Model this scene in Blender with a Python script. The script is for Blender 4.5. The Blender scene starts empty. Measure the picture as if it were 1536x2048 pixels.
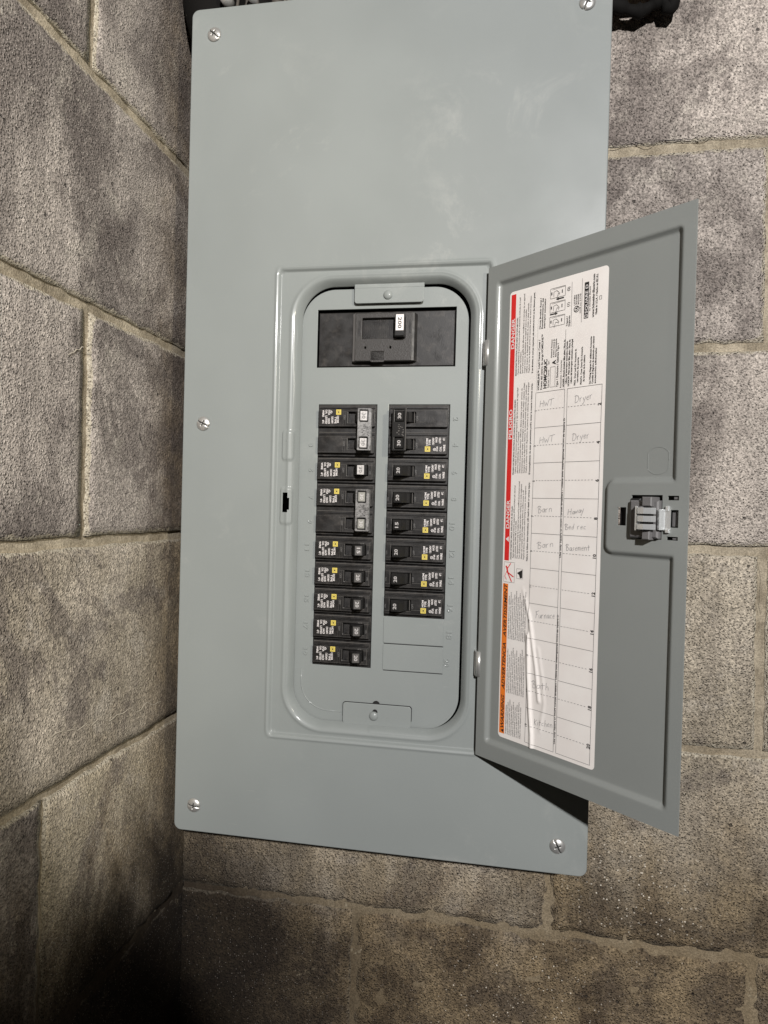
import bpy, bmesh, math, random
import numpy as np
from mathutils import Matrix, Vector, noise as mnoise
random.seed(7)
SC = bpy.context.scene
COL = SC.collection
# ------------------------------------------------------------------ camera
cam_d = bpy.data.cameras.new("camera")
cam = bpy.data.objects.new("camera", cam_d); COL.objects.link(cam)
yaw, pitch, roll = -0.184224, -0.005439, 0.022191
fwd = Vector((math.sin(yaw)*math.cos(pitch), math.cos(yaw)*math.cos(pitch), math.sin(pitch)))
rt = Vector((math.cos(yaw), -math.sin(yaw), 0)); up = rt.cross(fwd)
r2 = rt*math.cos(roll)+up*math.sin(roll); u2 = -rt*math.sin(roll)+up*math.cos(roll)
cam.matrix_world = Matrix(((r2.x, u2.x, -fwd.x, 0.363316), (r2.y, u2.y, -fwd.y, -0.73384),
                           (r2.z, u2.z, -fwd.z, -0.371976), (0, 0, 0, 1)))
cam_d.sensor_fit = 'VERTICAL'; cam_d.sensor_height = 36; cam_d.lens = 1365.889/2048*36
cam_d.clip_start = 0.01; cam_d.clip_end = 30
SC.camera = cam
# ------------------------------------------------------------------ world, lamps, exposure
W = bpy.data.worlds.new("World"); SC.world = W; W.use_nodes = True
W.node_tree.nodes["Background"].inputs[0].default_value = (1.0, 0.97, 0.93, 1)
W.node_tree.nodes["Background"].inputs[1].default_value = 0.014
def lamp(name, kind, loc, aim, energy, col, **kw):
    d = bpy.data.lights.new(name, kind); o = bpy.data.objects.new(name, d); COL.objects.link(o)
    o.location = loc
    o.rotation_euler = (Vector(aim)-Vector(loc)).to_track_quat('-Z', 'Y').to_euler()
    d.energy = energy; d.color = col
    for k, v in kw.items(): setattr(d, k, v)
    return o
lamp("work_light", 'SPOT', (0.82, -1.95, 0.30), (1.30, -0.15, 0.47), 196, (1.0, 0.975, 0.965),
     spot_size=math.radians(102.0), spot_blend=0.06, shadow_soft_size=0.022)
lamp("side_fill", 'SPOT', (1.25, -1.45, 0.06), (0.0, -0.38, -0.18), 46, (1.0, 0.92, 0.74),
     spot_size=math.radians(38), spot_blend=0.6, shadow_soft_size=0.05)  # unseen lamp added to brighten the left wall
SC.view_settings.view_transform = 'Standard'; SC.view_settings.look = 'None'
SC.view_settings.exposure = 0; SC.view_settings.gamma = 1
# ------------------------------------------------------------------ materials
def mat(name, col, rough=0.5, metal=0.0, spec=0.5):
    m = bpy.data.materials.new(name); m.use_nodes = True
    b = m.node_tree.nodes["Principled BSDF"]
    b.inputs["Base Color"].default_value = (*col, 1); b.inputs["Roughness"].default_value = rough
    b.inputs["Metallic"].default_value = metal; b.inputs["Specular IOR Level"].default_value = spec
    return m
class NT:
    def __init__(s, m): s.m = m; s.t = m.node_tree; s.b = s.t.nodes["Principled BSDF"]
    def n(s, typ, **kw):
        x = s.t.nodes.new(typ)
        for k, v in kw.items():
            if k.startswith('i_'):
                key = k[2:]; key = int(key) if key.isdigit() else key.replace('_', ' ')
                if hasattr(v, 'is_output') or isinstance(v, bpy.types.NodeSocket): s.t.links.new(v, x.inputs[key])
                else: x.inputs[key].default_value = v
            else: setattr(x, k, v)
        return x
    def math(s, op, a, b=0.0, clamp=False):
        x = s.n('ShaderNodeMath', operation=op, use_clamp=clamp)
        for i, v in enumerate((a, b)):
            if isinstance(v, bpy.types.NodeSocket): s.t.links.new(v, x.inputs[i])
            else: x.inputs[i].default_value = v
        return x.outputs[0]
    def noise(s, vec, scale, detail=4, rough=0.55, dist=0.0):
        return s.n('ShaderNodeTexNoise', i_Vector=vec, i_Scale=scale, i_Detail=detail, i_Roughness=rough, i_Distortion=dist).outputs[0]
    def ramp(s, v, lo, hi, a=0.0, b=1.0, smooth=True):
        x = s.n('ShaderNodeMapRange', interpolation_type='SMOOTHSTEP' if smooth else 'LINEAR')
        s.t.links.new(v, x.inputs[0])
        for i, q in ((1, lo), (2, hi), (3, a), (4, b)): x.inputs[i].default_value = q
        return x.outputs[0]
    def mix(s, f, a, b, blend='MIX'):
        x = s.n('ShaderNodeMix', data_type='RGBA', blend_type=blend)
        for i, v in ((0, f), (6, a), (7, b)):
            if isinstance(v, bpy.types.NodeSocket): s.t.links.new(v, x.inputs[i])
            elif i == 0: x.inputs[0].default_value = v
            else: x.inputs[i].default_value = (*v, 1)
        return x.outputs[2]
    def bump(s, h, strength, dist, prev=None):
        x = s.n('ShaderNodeBump', i_Height=h, i_Strength=strength, i_Distance=dist)
        if prev is not None: s.t.links.new(prev, x.inputs['Normal'])
        return x.outputs[0]
    def stretch(s, vec, sc):
        return s.n('ShaderNodeMapping', i_Vector=vec, i_Scale=sc).outputs[0]

def paint_material(name, col, dirt=1.0, rough=0.46):
    m = mat(name, col, rough, 0, 0.36); t = NT(m)
    t.b.inputs['Coat Weight'].default_value = 0.30; t.b.inputs['Coat Roughness'].default_value = 0.13
    pos = t.n('ShaderNodeTexCoord').outputs['Object']
    c = t.mix(t.ramp(t.noise(pos, 5, 3), 0.35, 0.7), col, tuple(x*1.07 for x in col))
    sm = t.math('MULTIPLY', t.ramp(t.noise(pos, 14, 6, 0.7, 0.6), 0.53, 0.74), t.ramp(t.noise(pos, 3.1, 2), 0.43, 0.62))
    c = t.mix(t.math('MULTIPLY', sm, 0.32*dirt), c, (0.50, 0.50, 0.47))
    # faint wiped streaks
    st = t.ramp(t.noise(t.stretch(pos, (18, 1, 160)), 3, 3), 0.62, 0.80)
    st = t.math('MULTIPLY', st, t.ramp(t.noise(pos, 6, 2), 0.52, 0.7))
    c = t.mix(t.math('MULTIPLY', st, 0.32*dirt), c, (0.5, 0.5, 0.46))
    dk = t.ramp(t.noise(pos, 34, 4, 0.7), 0.70, 0.80)
    c = t.mix(t.math('MULTIPLY', dk, 0.22*dirt), c, (0.16, 0.15, 0.13))
    t.t.links.new(c, t.b.inputs["Base Color"])
    r = t.ramp(t.noise(pos, 11, 5), 0.3, 0.75, rough-0.06, rough+0.14)
    t.t.links.new(r, t.b.inputs["Roughness"])
    nb = t.bump(t.noise(pos, 620, 3), 0.10, 0.0006, t.bump(t.noise(pos, 7, 2), 0.25, 0.004))
    t.t.links.new(nb, t.b.inputs["Normal"])
    return m
M = {}
M['paint'] = paint_material('grey_enamel', (0.252, 0.272, 0.264))
M['paint_door'] = paint_material('grey_enamel_door', (0.236, 0.249, 0.238), dirt=0.4, rough=0.46)
M['plastic'] = mat('black_plastic', (0.020, 0.019, 0.018), 0.42)
t = NT(M['plastic']); pos = t.n('ShaderNodeTexCoord').outputs['Object']
t.t.links.new(t.mix(t.ramp(t.noise(pos, 90, 5, 0.7), 0.45, 0.75), (0.015, 0.014, 0.0135), (0.050, 0.045, 0.041)), t.b.inputs["Base Color"])
t.t.links.new(t.ramp(t.noise(pos, 60, 4), 0.3, 0.7, 0.30, 0.55), t.b.inputs["Roughness"])
t.t.links.new(t.bump(t.noise(pos, 900, 2), 0.2, 0.0004), t.b.inputs["Normal"])
M['plastic_dark'] = mat('deep_black_plastic', (0.008, 0.008, 0.008), 0.5)
M['plastic_soft'] = mat('textured_charcoal_plastic', (0.034, 0.031, 0.029), 0.5)
t = NT(M['plastic_soft']); pos = t.n('ShaderNodeTexCoord').outputs['Object']
t.t.links.new(t.bump(t.noise(pos, 1100, 2), 0.6, 0.0006), t.b.inputs["Normal"])
M['edge'] = mat('pale_plastic_edge', (0.16, 0.15, 0.138), 0.35)  # paler grey for ribs and edges of the black plastic
M['salt'] = mat('pale_salt_crust', (0.46, 0.41, 0.33), 0.95)
M['handle_grey'] = mat('grey_glare_toggle_face', (0.26, 0.255, 0.225), 0.34)  # glare on the lower tie's black toggles, painted grey
M['bevel_grey'] = mat('lit_grey_bevel', (0.22, 0.21, 0.205), 0.4)  # light on the main breaker's left bevel, painted as grey
M['handle'] = mat('toggle_plastic', (0.016, 0.0155, 0.015), 0.33)
M['handle_mid'] = mat('faint_glare_toggle_face', (0.095, 0.09, 0.085), 0.34)  # weaker glare on black toggle faces, painted as charcoal
M['handle_lit'] = mat('glare_toggle_face', (0.30, 0.285, 0.275), 0.28)  # strong glare on black toggle faces, painted as a pale colour
t = NT(M['handle_lit']); pos = t.n('ShaderNodeTexCoord').outputs['Object']
t.t.links.new(t.mix(t.ramp(t.noise(pos, 500, 4, 0.7), 0.35, 0.65), (0.36, 0.34, 0.33), (0.60, 0.58, 0.56)), t.b.inputs["Base Color"])
M['tie_grey'] = mat('sheen_on_black_plastic', (0.24, 0.235, 0.23), 0.26)  # reflections on the black handle ties, painted as grey
t = NT(M['tie_grey']); pos = t.n('ShaderNodeTexCoord').outputs['Object']
t.t.links.new(t.mix(t.ramp(t.noise(pos, 260, 4, 0.7), 0.40, 0.62), (0.10, 0.097, 0.094), (0.25, 0.245, 0.24)), t.b.inputs["Base Color"])
M['print'] = mat('white_print', (0.80, 0.76, 0.74), 0.5)
M['print_grey'] = mat('grey_print', (0.16, 0.155, 0.15), 0.5)
M['yellow'] = mat('yellow_print', (0.72, 0.58, 0.12), 0.5)
M['paper'] = mat('label_paper', (0.74, 0.70, 0.665), 0.45)
t = NT(M['paper']); pos = t.n('ShaderNodeTexCoord').outputs['Object']
t.t.links.new(t.mix(t.ramp(t.noise(pos, 40, 5), 0.3, 0.7), (0.86, 0.81, 0.77), (0.90, 0.86, 0.82)), t.b.inputs["Base Color"])
M['red'] = mat('red_print', (0.70, 0.022, 0.020), 0.45)
M['orange'] = mat('orange_print', (0.86, 0.21, 0.02), 0.45)
M['ink'] = mat('black_print', (0.018, 0.017, 0.017), 0.5)
M['pencil'] = mat('pencil_line', (0.25, 0.245, 0.245), 0.5)
M['print_dim'] = mat('dull_white_print', (0.48, 0.46, 0.45), 0.5)
M['zinc'] = mat('zinc_steel', (0.66, 0.655, 0.63), 0.34, 0.72)
M['zinc_dark'] = mat('dark_slot_steel', (0.05, 0.05, 0.048), 0.6, 0.5)  # darker steel inside the screw slots
M['chrome'] = mat('bright_spring_steel', (0.90, 0.92, 0.92), 0.20, 0.68)
M['grey_plastic'] = mat('grey_latch_plastic', (0.15, 0.145, 0.145), 0.42)
M['box_inside'] = mat('near_black_shade', (0.012, 0.012, 0.012), 0.9)
M['rubber'] = mat('black_cable_jacket', (0.005, 0.0045, 0.004), 0.85, 0, 0.2)
M['cable_grey'] = mat('dusty_grey_cable', (0.07, 0.06, 0.05), 0.6)
M['cable_blue'] = mat('blue_cable', (0.12, 0.22, 0.60), 0.4)
# --- masonry
def block_material():
    m = mat('concrete_block', (0.2, 0.18, 0.16), 0.92, 0, 0.25); t = NT(m)
    P = t.n('ShaderNodeNewGeometry').outputs['Position']
    sep = t.n('ShaderNodeSeparateXYZ', i_0=P); X, Y, Z = sep.outputs
    oi = t.n('ShaderNodeObjectInfo'); oc = t.n('ShaderNodeSeparateColor', i_0=oi.outputs['Color'])
    tone, warm, wet = oc.outputs
    edge = t.n('ShaderNodeAttribute', attribute_name='edge').outputs['Fac']
    big = t.noise(P, 5.5, 6, 0.62, 0.5)
    col = t.mix(t.ramp(big, 0.40, 0.60), (0.235, 0.205, 0.188), (0.560, 0.500, 0.448))
    col = t.mix(warm, col, (0.66, 0.57, 0.39))
    # vertical streaks of grime
    st = t.noise(t.stretch(P, (24, 24, 3.2)), 1.6, 5, 0.6, 0.4)
    col = t.mix(t.math('MULTIPLY', t.ramp(st, 0.42, 0.66), 0.30), col, (0.165, 0.140, 0.127))
    b2 = t.ramp(t.noise(t.stretch(P, (1.0, 1.0, 0.7)), 4.2, 9, 0.72, 1.2), 0.50, 0.575)
    col = t.mix(t.math('MULTIPLY', b2, 0.62), col, (0.150, 0.126, 0.114))
    # dust film, pale
    du = t.noise(P, 22, 6, 0.72)
    col = t.mix(t.math('MULTIPLY', t.ramp(du, 0.52, 0.66), 0.50), col, (0.55, 0.50, 0.43))
    mult = t.n('ShaderNodeVectorMath', operation='SCALE', i_0=col, i_Scale=t.ramp(tone, 0, 1, 0.35, 1.65, False)).outputs[0]
    col = mult
    # brown damp rising from below, browner towards the corner; lower-left cast shadow painted on
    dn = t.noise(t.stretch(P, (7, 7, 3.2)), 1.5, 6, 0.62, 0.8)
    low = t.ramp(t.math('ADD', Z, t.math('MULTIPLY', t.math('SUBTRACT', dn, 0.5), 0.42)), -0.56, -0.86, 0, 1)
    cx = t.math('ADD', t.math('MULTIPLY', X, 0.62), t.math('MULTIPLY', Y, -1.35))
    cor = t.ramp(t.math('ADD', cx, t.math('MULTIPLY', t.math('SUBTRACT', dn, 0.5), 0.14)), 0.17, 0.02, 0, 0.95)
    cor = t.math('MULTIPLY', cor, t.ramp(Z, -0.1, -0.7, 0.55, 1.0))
    painted_shade = t.math('MULTIPLY', t.ramp(t.math('ADD', t.math('ADD', Z, t.math('MULTIPLY', t.math('SUBTRACT', dn, 0.5), 0.20)), t.math('MULTIPLY', X, 0.36)), -0.66, -0.82), 1.0)
    damp = t.math('MULTIPLY', t.math('MAXIMUM', low, cor), wet, True)  # damp from below, and the browner patch towards the corner
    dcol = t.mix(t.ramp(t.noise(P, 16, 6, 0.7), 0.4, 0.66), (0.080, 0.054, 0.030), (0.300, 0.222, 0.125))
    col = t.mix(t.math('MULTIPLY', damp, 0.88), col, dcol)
    col = t.mix(t.math('MULTIPLY', painted_shade, t.ramp(X, 0.36, 0.06, 0.0, 0.92)), col, (0.014, 0.010, 0.007))  # near-black cast shadow painted into the block colour, lower left
    # salt bloom on damp parts
    bl = t.noise(P, 30, 7, 0.75, 0.2)
    bm = t.math('MULTIPLY', t.ramp(bl, 0.60, 0.74), t.ramp(t.noise(P, 5.3, 3), 0.50, 0.66))
    col = t.mix(t.math('MULTIPLY', bm, 0.5), col, (0.42, 0.35, 0.24))
    # dripped stains and scattered paint flecks low on the wall
    drip = t.math('MULTIPLY', t.ramp(t.noise(t.stretch(P, (36, 36, 4)), 1.5, 5, 0.65, 0.5), 0.52, 0.68), t.math('MULTIPLY', t.ramp(Z, -0.60, -0.82, 0, 0.26), t.ramp(X, 0.10, 0.34)))
    col = t.mix(drip, col, (0.33, 0.26, 0.165))
    v2 = t.n('ShaderNodeTexVoronoi', i_Vector=P, i_Scale=290.0); r2_ = t.n('ShaderNodeSeparateColor', i_0=v2.outputs['Color']).outputs[1]
    fl = t.math('MULTIPLY', t.math('MULTIPLY', t.ramp(v2.outputs['Distance'], 0.16, 0.30, 1, 0), t.ramp(r2_, 0.87, 0.93)), t.math('MAXIMUM', t.ramp(t.n('ShaderNodeVectorMath', operation='DISTANCE', i_0=P, i_1=(0.50, 0.0, -0.765)).outputs['Value'], 0.10, 0.03), t.ramp(t.n('ShaderNodeVectorMath', operation='DISTANCE', i_0=P, i_1=(0.38, 0.0, -0.90)).outputs['Value'], 0.14, 0.04)))
    col = t.mix(t.math('MULTIPLY', fl, 0.9), col, (0.85, 0.78, 0.66))
    # fine aggregate speckle
    f1 = t.noise(P, 560, 3, 0.75); f2 = t.noise(P, 210, 4, 0.7)
    vo = t.n('ShaderNodeTexVoronoi', i_Vector=P, i_Scale=400.0)
    sp = t.ramp(vo.outputs['Distance'], 0.10, 0.28, 1, 0)
    rnd = t.n('ShaderNodeSeparateColor', i_0=vo.outputs['Color']).outputs[0]
    f = t.math('MULTIPLY', t.ramp(f1, 0.36, 0.64, 0.66, 1.38), t.ramp(f2, 0.32, 0.68, 0.80, 1.20))
    col = t.n('ShaderNodeVectorMath', operation='SCALE', i_0=col, i_Scale=f).outputs[0]
    light = t.math('MULTIPLY', sp, t.ramp(rnd, 0.68, 0.76))
    light = t.math('MULTIPLY', light, t.ramp(damp, 0.0, 1.0, 0.80, 0.25))
    col = t.mix(light, col, (0.86, 0.79, 0.70))
    pit = t.math('MULTIPLY', sp, t.ramp(rnd, 0.22, 0.14))
    col = t.mix(t.math('MULTIPLY', pit, 0.8), col, (0.02, 0.017, 0.015))
    v3 = t.n('ShaderNodeTexVoronoi', i_Vector=P, i_Scale=62.0); r3 = t.n('ShaderNodeSeparateColor', i_0=v3.outputs['Color']).outputs[2]
    hol = t.math('MULTIPLY', t.ramp(t.math('ADD', v3.outputs['Distance'], t.math('MULTIPLY', f1, 0.10)), 0.16, 0.11), t.ramp(r3, 0.72, 0.76))
    col = t.mix(t.math('MULTIPLY', hol, 0.75), col, (0.045, 0.038, 0.034))
    # mortar smeared over the arris
    es = t.math('ADD', edge, t.math('MULTIPLY', t.math('SUBTRACT', t.noise(P, 75, 5, 0.75), 0.5), 0.0135))
    em = t.math('MULTIPLY', t.ramp(es, 0.0034, 0.0014), t.math('MULTIPLY', t.ramp(damp, 0, 1, 0.95, 0.55), t.ramp(Z, -0.62, -0.80, 1.0, 0.18)))
    mc = t.mix(t.ramp(f1, 0.35, 0.65), (0.42, 0.36, 0.27), (0.72, 0.66, 0.53))
    col = t.mix(em, col, mc)
    t.t.links.new(col, t.b.inputs["Base Color"])
    h = t.math('ADD', t.math('MULTIPLY', f1, 0.7), t.math('MULTIPLY', f2, 0.9))
    h = t.math('SUBTRACT', h, t.math('MULTIPLY', pit, 1.2)); h = t.math('SUBTRACT', h, t.math('MULTIPLY', hol, 1.5)); h = t.math('ADD', h, t.math('MULTIPLY', light, 0.5)); h = t.math('ADD', h, t.math('MULTIPLY', t.ramp(t.n('ShaderNodeTexVoronoi', i_Vector=P, i_Scale=430.0).outputs['Distance'], 0.0, 0.5, 1.0, 0.0), 0.7))
    nb = t.bump(h, 1.0, 0.0029, t.bump(t.noise(P, 60, 4), 0.5, 0.004))
    t.t.links.new(nb, t.b.inputs["Normal"])
    return m
def mortar_material():
    m = mat('lime_mortar', (0.4, 0.35, 0.25), 0.95, 0, 0.2); t = NT(m)
    P = t.n('ShaderNodeNewGeometry').outputs['Position']
    sep = t.n('ShaderNodeSeparateXYZ', i_0=P); X, Y, Z = sep.outputs
    f1 = t.noise(P, 620, 3, 0.7); g = t.noise(P, 26, 5, 0.65)
    col = t.mix(t.ramp(g, 0.35, 0.68), (0.255, 0.215, 0.155), (0.460, 0.400, 0.300))
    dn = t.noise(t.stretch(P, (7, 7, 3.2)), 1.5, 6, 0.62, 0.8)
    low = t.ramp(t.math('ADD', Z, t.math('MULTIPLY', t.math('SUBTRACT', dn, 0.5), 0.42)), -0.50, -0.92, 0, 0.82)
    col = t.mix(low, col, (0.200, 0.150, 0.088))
    mortar_shade = t.math('MULTIPLY', t.ramp(t.math('ADD', t.math('ADD', Z, t.math('MULTIPLY', t.math('SUBTRACT', dn, 0.5), 0.20)), t.math('MULTIPLY', X, 0.36)), -0.66, -0.82), t.ramp(X, 0.36, 0.06, 0.0, 0.92))  # mask for the lower-left cast shadow painted into the mortar colour
    col = t.mix(mortar_shade, col, (0.016, 0.011, 0.008))
    wh = t.math('MULTIPLY', t.ramp(t.noise(P, 48, 6, 0.75), 0.58, 0.70), 0.55)
    col = t.mix(wh, col, (0.55, 0.49, 0.36))
    col = t.n('ShaderNodeVectorMath', operation='SCALE', i_0=col, i_Scale=t.ramp(f1, 0.3, 0.7, 0.70, 1.30)).outputs[0]
    t.t.links.new(col, t.b.inputs["Base Color"])
    t.t.links.new(t.bump(f1, 0.7, 0.0016, t.bump(t.noise(P, 90, 4), 0.6, 0.003)), t.b.inputs["Normal"])
    return m
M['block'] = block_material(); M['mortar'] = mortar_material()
def wood_material():
    m = mat('weathered_wood', (0.25, 0.2, 0.15), 0.9); t = NT(m)
    P = t.n('ShaderNodeTexCoord').outputs['Object']
    g = t.noise(t.stretch(P, (12, 60, 220)), 2, 5)
    t.t.links.new(t.mix(t.ramp(g, 0.35, 0.65), (0.10, 0.075, 0.055), (0.42, 0.34, 0.25)), t.b.inputs["Base Color"])
    t.t.links.new(t.bump(g, 0.6, 0.003), t.b.inputs["Normal"])
    return m
M['wood'] = wood_material()
# ------------------------------------------------------------------ mesh helpers (panel frame: u right, v down, n out of the wall)
def P3(u, v, n): return (u, -n, -v)
class MB:
    def __init__(s): s.v = []; s.f = []; s.m = []; s.mats = []; s.sm = []
    def mi(s, k):
        if k not in s.mats: s.mats.append(k)
        return s.mats.index(k)
    def add(s, verts, faces, k, smooth=False, fn=None):
        o = len(s.v); i = s.mi(k)
        for p in verts:
            if fn: p = fn(p)
            s.v.append(P3(*p))
        for f in faces: s.f.append([o+a for a in f]); s.m.append(i); s.sm.append(smooth)
    def box(s, u0, u1, v0, v1, n0, n1, k, ch=0.0004, smooth=False):
        c = min(ch, (u1-u0)*.3, (v1-v0)*.3, (n1-n0)*.45)
        vs = []
        for n, i in ((n0, 0), (n1-c, 0), (n1, c)):
            for (u, v) in ((u0+i, v0+i), (u1-i, v0+i), (u1-i, v1-i), (u0+i, v1-i)): vs.append((u, v, n))
        fs = [(0, 3, 2, 1), (8, 9, 10, 11)]
        for b in (0, 4):
            for j in range(4): fs.append((b+j, b+(j+1) % 4, b+4+(j+1) % 4, b+4+j))
        s.add(vs, fs, k, smooth)
    def prism(s, prof, v0, v1, k, ch=0.0003):
        n = len(prof); vs = []
        cu = sum(p[0] for p in prof)/n; cn = sum(p[1] for p in prof)/n
        def ins(p, c):
            d = math.hypot(p[0]-cu, p[1]-cn) or 1
            return (p[0]-(p[0]-cu)/d*c, p[1]-(p[1]-cn)/d*c)
        for v, c in ((v0, ch), (v0+ch, 0), (v1-ch, 0), (v1, ch)):
            for p in prof:
                q = ins(p, c); vs.append((q[0], v, q[1]))
        fs = [list(range(n)), list(range(3*n, 4*n))[::-1]]
        for r in range(3):
            for j in range(n): fs.append((r*n+j, r*n+(j+1) % n, (r+1)*n+(j+1) % n, (r+1)*n+j))
        s.add(vs, fs, k)
    def rect(s, u0, u1, v0, v1, n, k, nu=1, nv=1, fn=None):
        vs = [(u0+(u1-u0)*i/nu, v0+(v1-v0)*j/nv, n) for j in range(nv+1) for i in range(nu+1)]
        fs = [(j*(nu+1)+i, j*(nu+1)+i+1, (j+1)*(nu+1)+i+1, (j+1)*(nu+1)+i) for j in range(nv) for i in range(nu)]
        s.add(vs, fs, k, False, fn)
    def ribbon(s, pts, w, n, k, fn=None, sub=0.003):
        q = [pts[0]]
        for a, b in zip(pts, pts[1:]):
            m = max(1, int(math.hypot(b[0]-a[0], b[1]-a[1])/sub))
            q += [(a[0]+(b[0]-a[0])*i/m, a[1]+(b[1]-a[1])*i/m) for i in range(1, m+1)]
        vs = []
        for i, p in enumerate(q):
            a = q[max(0, i-1)]; b = q[min(len(q)-1, i+1)]
            d = Vector((b[0]-a[0], b[1]-a[1])); d = d.normalized() if d.length else Vector((1, 0))
            vs += [(p[0]-d.y*w/2, p[1]+d.x*w/2, n), (p[0]+d.y*w/2, p[1]-d.x*w/2, n)]
        s.add(vs, [(2*i, 2*i+1, 2*i+3, 2*i+2) for i in range(len(q)-1)], k, False, fn)
    def disc(s, u, v, r, n0, n1, k, seg=20, dome=0.0):
        vs = []; R = [(r, n0), (r, n1-min(.0002, (n1-n0)/2)), (r*.94, n1)]
        if dome: R = [(r, n0)]+[(r*math.cos(a), n1-dome+dome*math.sin(a)) for a in [math.pi/2*i/8 for i in range(8)]]
        for rr, n in R: vs += [(u+rr*math.cos(2*math.pi*i/seg), v+rr*math.sin(2*math.pi*i/seg), n) for i in range(seg)]
        fs = []
        for q in range(len(R)-1): fs += [(q*seg+i, q*seg+(i+1) % seg, (q+1)*seg+(i+1) % seg, (q+1)*seg+i) for i in range(seg)]
        vs.append((u, v, n1)); c = len(vs)-1; q = len(R)-1
        fs += [(q*seg+i, q*seg+(i+1) % seg, c) for i in range(seg)]
        s.add(vs, fs, k, bool(dome))
    def plate(s, outer, holes, n0, n1, k, bev=0.0003, fn=None, smooth=False):
        cu = bpy.data.curves.new('c', 'CURVE'); cu.dimensions = '2D'; cu.fill_mode = 'BOTH'
        for loop in [outer]+list(holes):
            sp = cu.splines.new('POLY'); sp.points.add(len(loop)-1); sp.use_cyclic_u = True
            for i, p in enumerate(loop): sp.points[i].co = (p[0], p[1], 0, 1)
        bev = max(0, min(bev, (n1-n0)/2*.98))
        cu.extrude = max(0, (n1-n0)/2-bev); cu.bevel_depth = bev; cu.bevel_resolution = 1; cu.offset = -bev
        o = bpy.data.objects.new('c', cu); me = o.to_mesh()
        c = (n0+n1)/2
        s.add([(p.co.x, p.co.y, p.co.z+c) for p in me.vertices], [tuple(f.vertices) for f in me.polygons], k, smooth, fn)
        o.to_mesh_clear(); bpy.data.objects.remove(o); bpy.data.curves.remove(cu)
    def text(s, txt, u, v, n, size, k, rot=0, align='LEFT', bold=0.0, width=None, fn=None, ext=0.0, shear=0.0, bev=0.0):
        """rot: 0 reads right, -1 reads down (clockwise), 1 reads up."""
        cu = bpy.data.curves.new('t', 'FONT'); cu.body = txt; cu.size = size*1.38; cu.align_x = align; cu.align_y = 'BOTTOM_BASELINE'
        cu.resolution_u = 2 if size < .004 else 5; cu.shear = shear
        cu.offset = bold*size; cu.extrude = ext; cu.bevel_depth = bev; cu.bevel_resolution = 1
        o = bpy.data.objects.new('t', cu); me = o.to_mesh()
        co = [(p.co.x, p.co.y, p.co.z) for p in me.vertices]
        if not co: return
        if width:
            x0 = min(c[0] for c in co); x1 = max(c[0] for c in co); k_ = width/max(1e-6, x1-x0)
            co = [((c[0]-x0)*k_, c[1], c[2]) for c in co]
        out = []
        for x, y, z in co:
            if rot == 0: out.append((u+x, v-y, n+z))
            elif rot == -1: out.append((u+y, v+x, n+z))
            else: out.append((u-y, v-x, n+z))
        s.add(out, [tuple(f.vertices) for f in me.polygons], k, False, fn)
        o.to_mesh_clear(); bpy.data.objects.remove(o); bpy.data.curves.remove(cu)
    def tube(s, pts, r, k, seg=12, raw=False):
        pts = [Vector(p) for p in pts]; vs = []; fs = []
        for i, p in enumerate(pts):
            d = (pts[min(i+1, len(pts)-1)]-pts[max(0, i-1)]).normalized()
            a = d.cross(Vector((0.31, 0.9, 0.2))).normalized(); b = d.cross(a)
            rr = r[i] if isinstance(r, (list, tuple)) else r
            vs += [tuple(p+(a*math.cos(2*math.pi*j/seg)+b*math.sin(2*math.pi*j/seg))*rr) for j in range(seg)]
        for i in range(len(pts)-1): fs += [(i*seg+j, i*seg+(j+1) % seg, (i+1)*seg+(j+1) % seg, (i+1)*seg+j) for j in range(seg)]
        fs += [list(range(seg)), list(range((len(pts)-1)*seg, len(pts)*seg))]
        if raw:
            o = len(s.v); s.v += vs
            for f in fs: s.f.append([o+a for a in f]); s.m.append(s.mi(k)); s.sm.append(True)
        else: s.add(vs, fs, k, True)
    def build(s, name, parent=None, recalc=True):
        me = bpy.data.meshes.new(name); me.from_pydata(s.v, [], s.f)
        for k in s.mats: me.materials.append(M[k])
        me.polygons.foreach_set('material_index', s.m); me.polygons.foreach_set('use_smooth', s.sm)
        me.update()
        if recalc:
            bm = bmesh.new(); bm.from_mesh(me); bmesh.ops.recalc_face_normals(bm, faces=bm.faces); bm.to_mesh(me); bm.free()
        o = bpy.data.objects.new(name, me); COL.objects.link(o)
        if parent: o.parent = parent
        return o
def rrect(u0, u1, v0, v1, r, seg=6):
    out = []
    for cu, cv, a0 in ((u1-r, v0+r, -90), (u1-r, v1-r, 0), (u0+r, v1-r, 90), (u0+r, v0+r, 180)):
        for i in range(seg+1):
            a = math.radians(a0+90*i/seg); out.append((cu+r*math.cos(a), cv+r*math.sin(a)))
    return out
def sstep(x, a, b):
    t = np.clip((x-a)/(b-a), 0, 1); return t*t*(3-2*t)
def sd_rrect(u, v, u0, u1, v0, v1, r):
    qx = np.abs(u-(u0+u1)/2)-(u1-u0)/2+r; qy = np.abs(v-(v0+v1)/2)-(v1-v0)/2+r
    return np.hypot(np.maximum(qx, 0), np.maximum(qy, 0))+np.minimum(np.maximum(qx, qy), 0)-r
def empty(name, mw, label, cat, group=None):
    o = bpy.data.objects.new(name, None); COL.objects.link(o); o.matrix_world = mw; o.empty_display_size = .02
    o['label'] = label; o['category'] = cat
    if group: o['group'] = group
    return o
def tag(o, label, cat, group=None):
    o['label'] = label; o['category'] = cat
    if group: o['group'] = group
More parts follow.
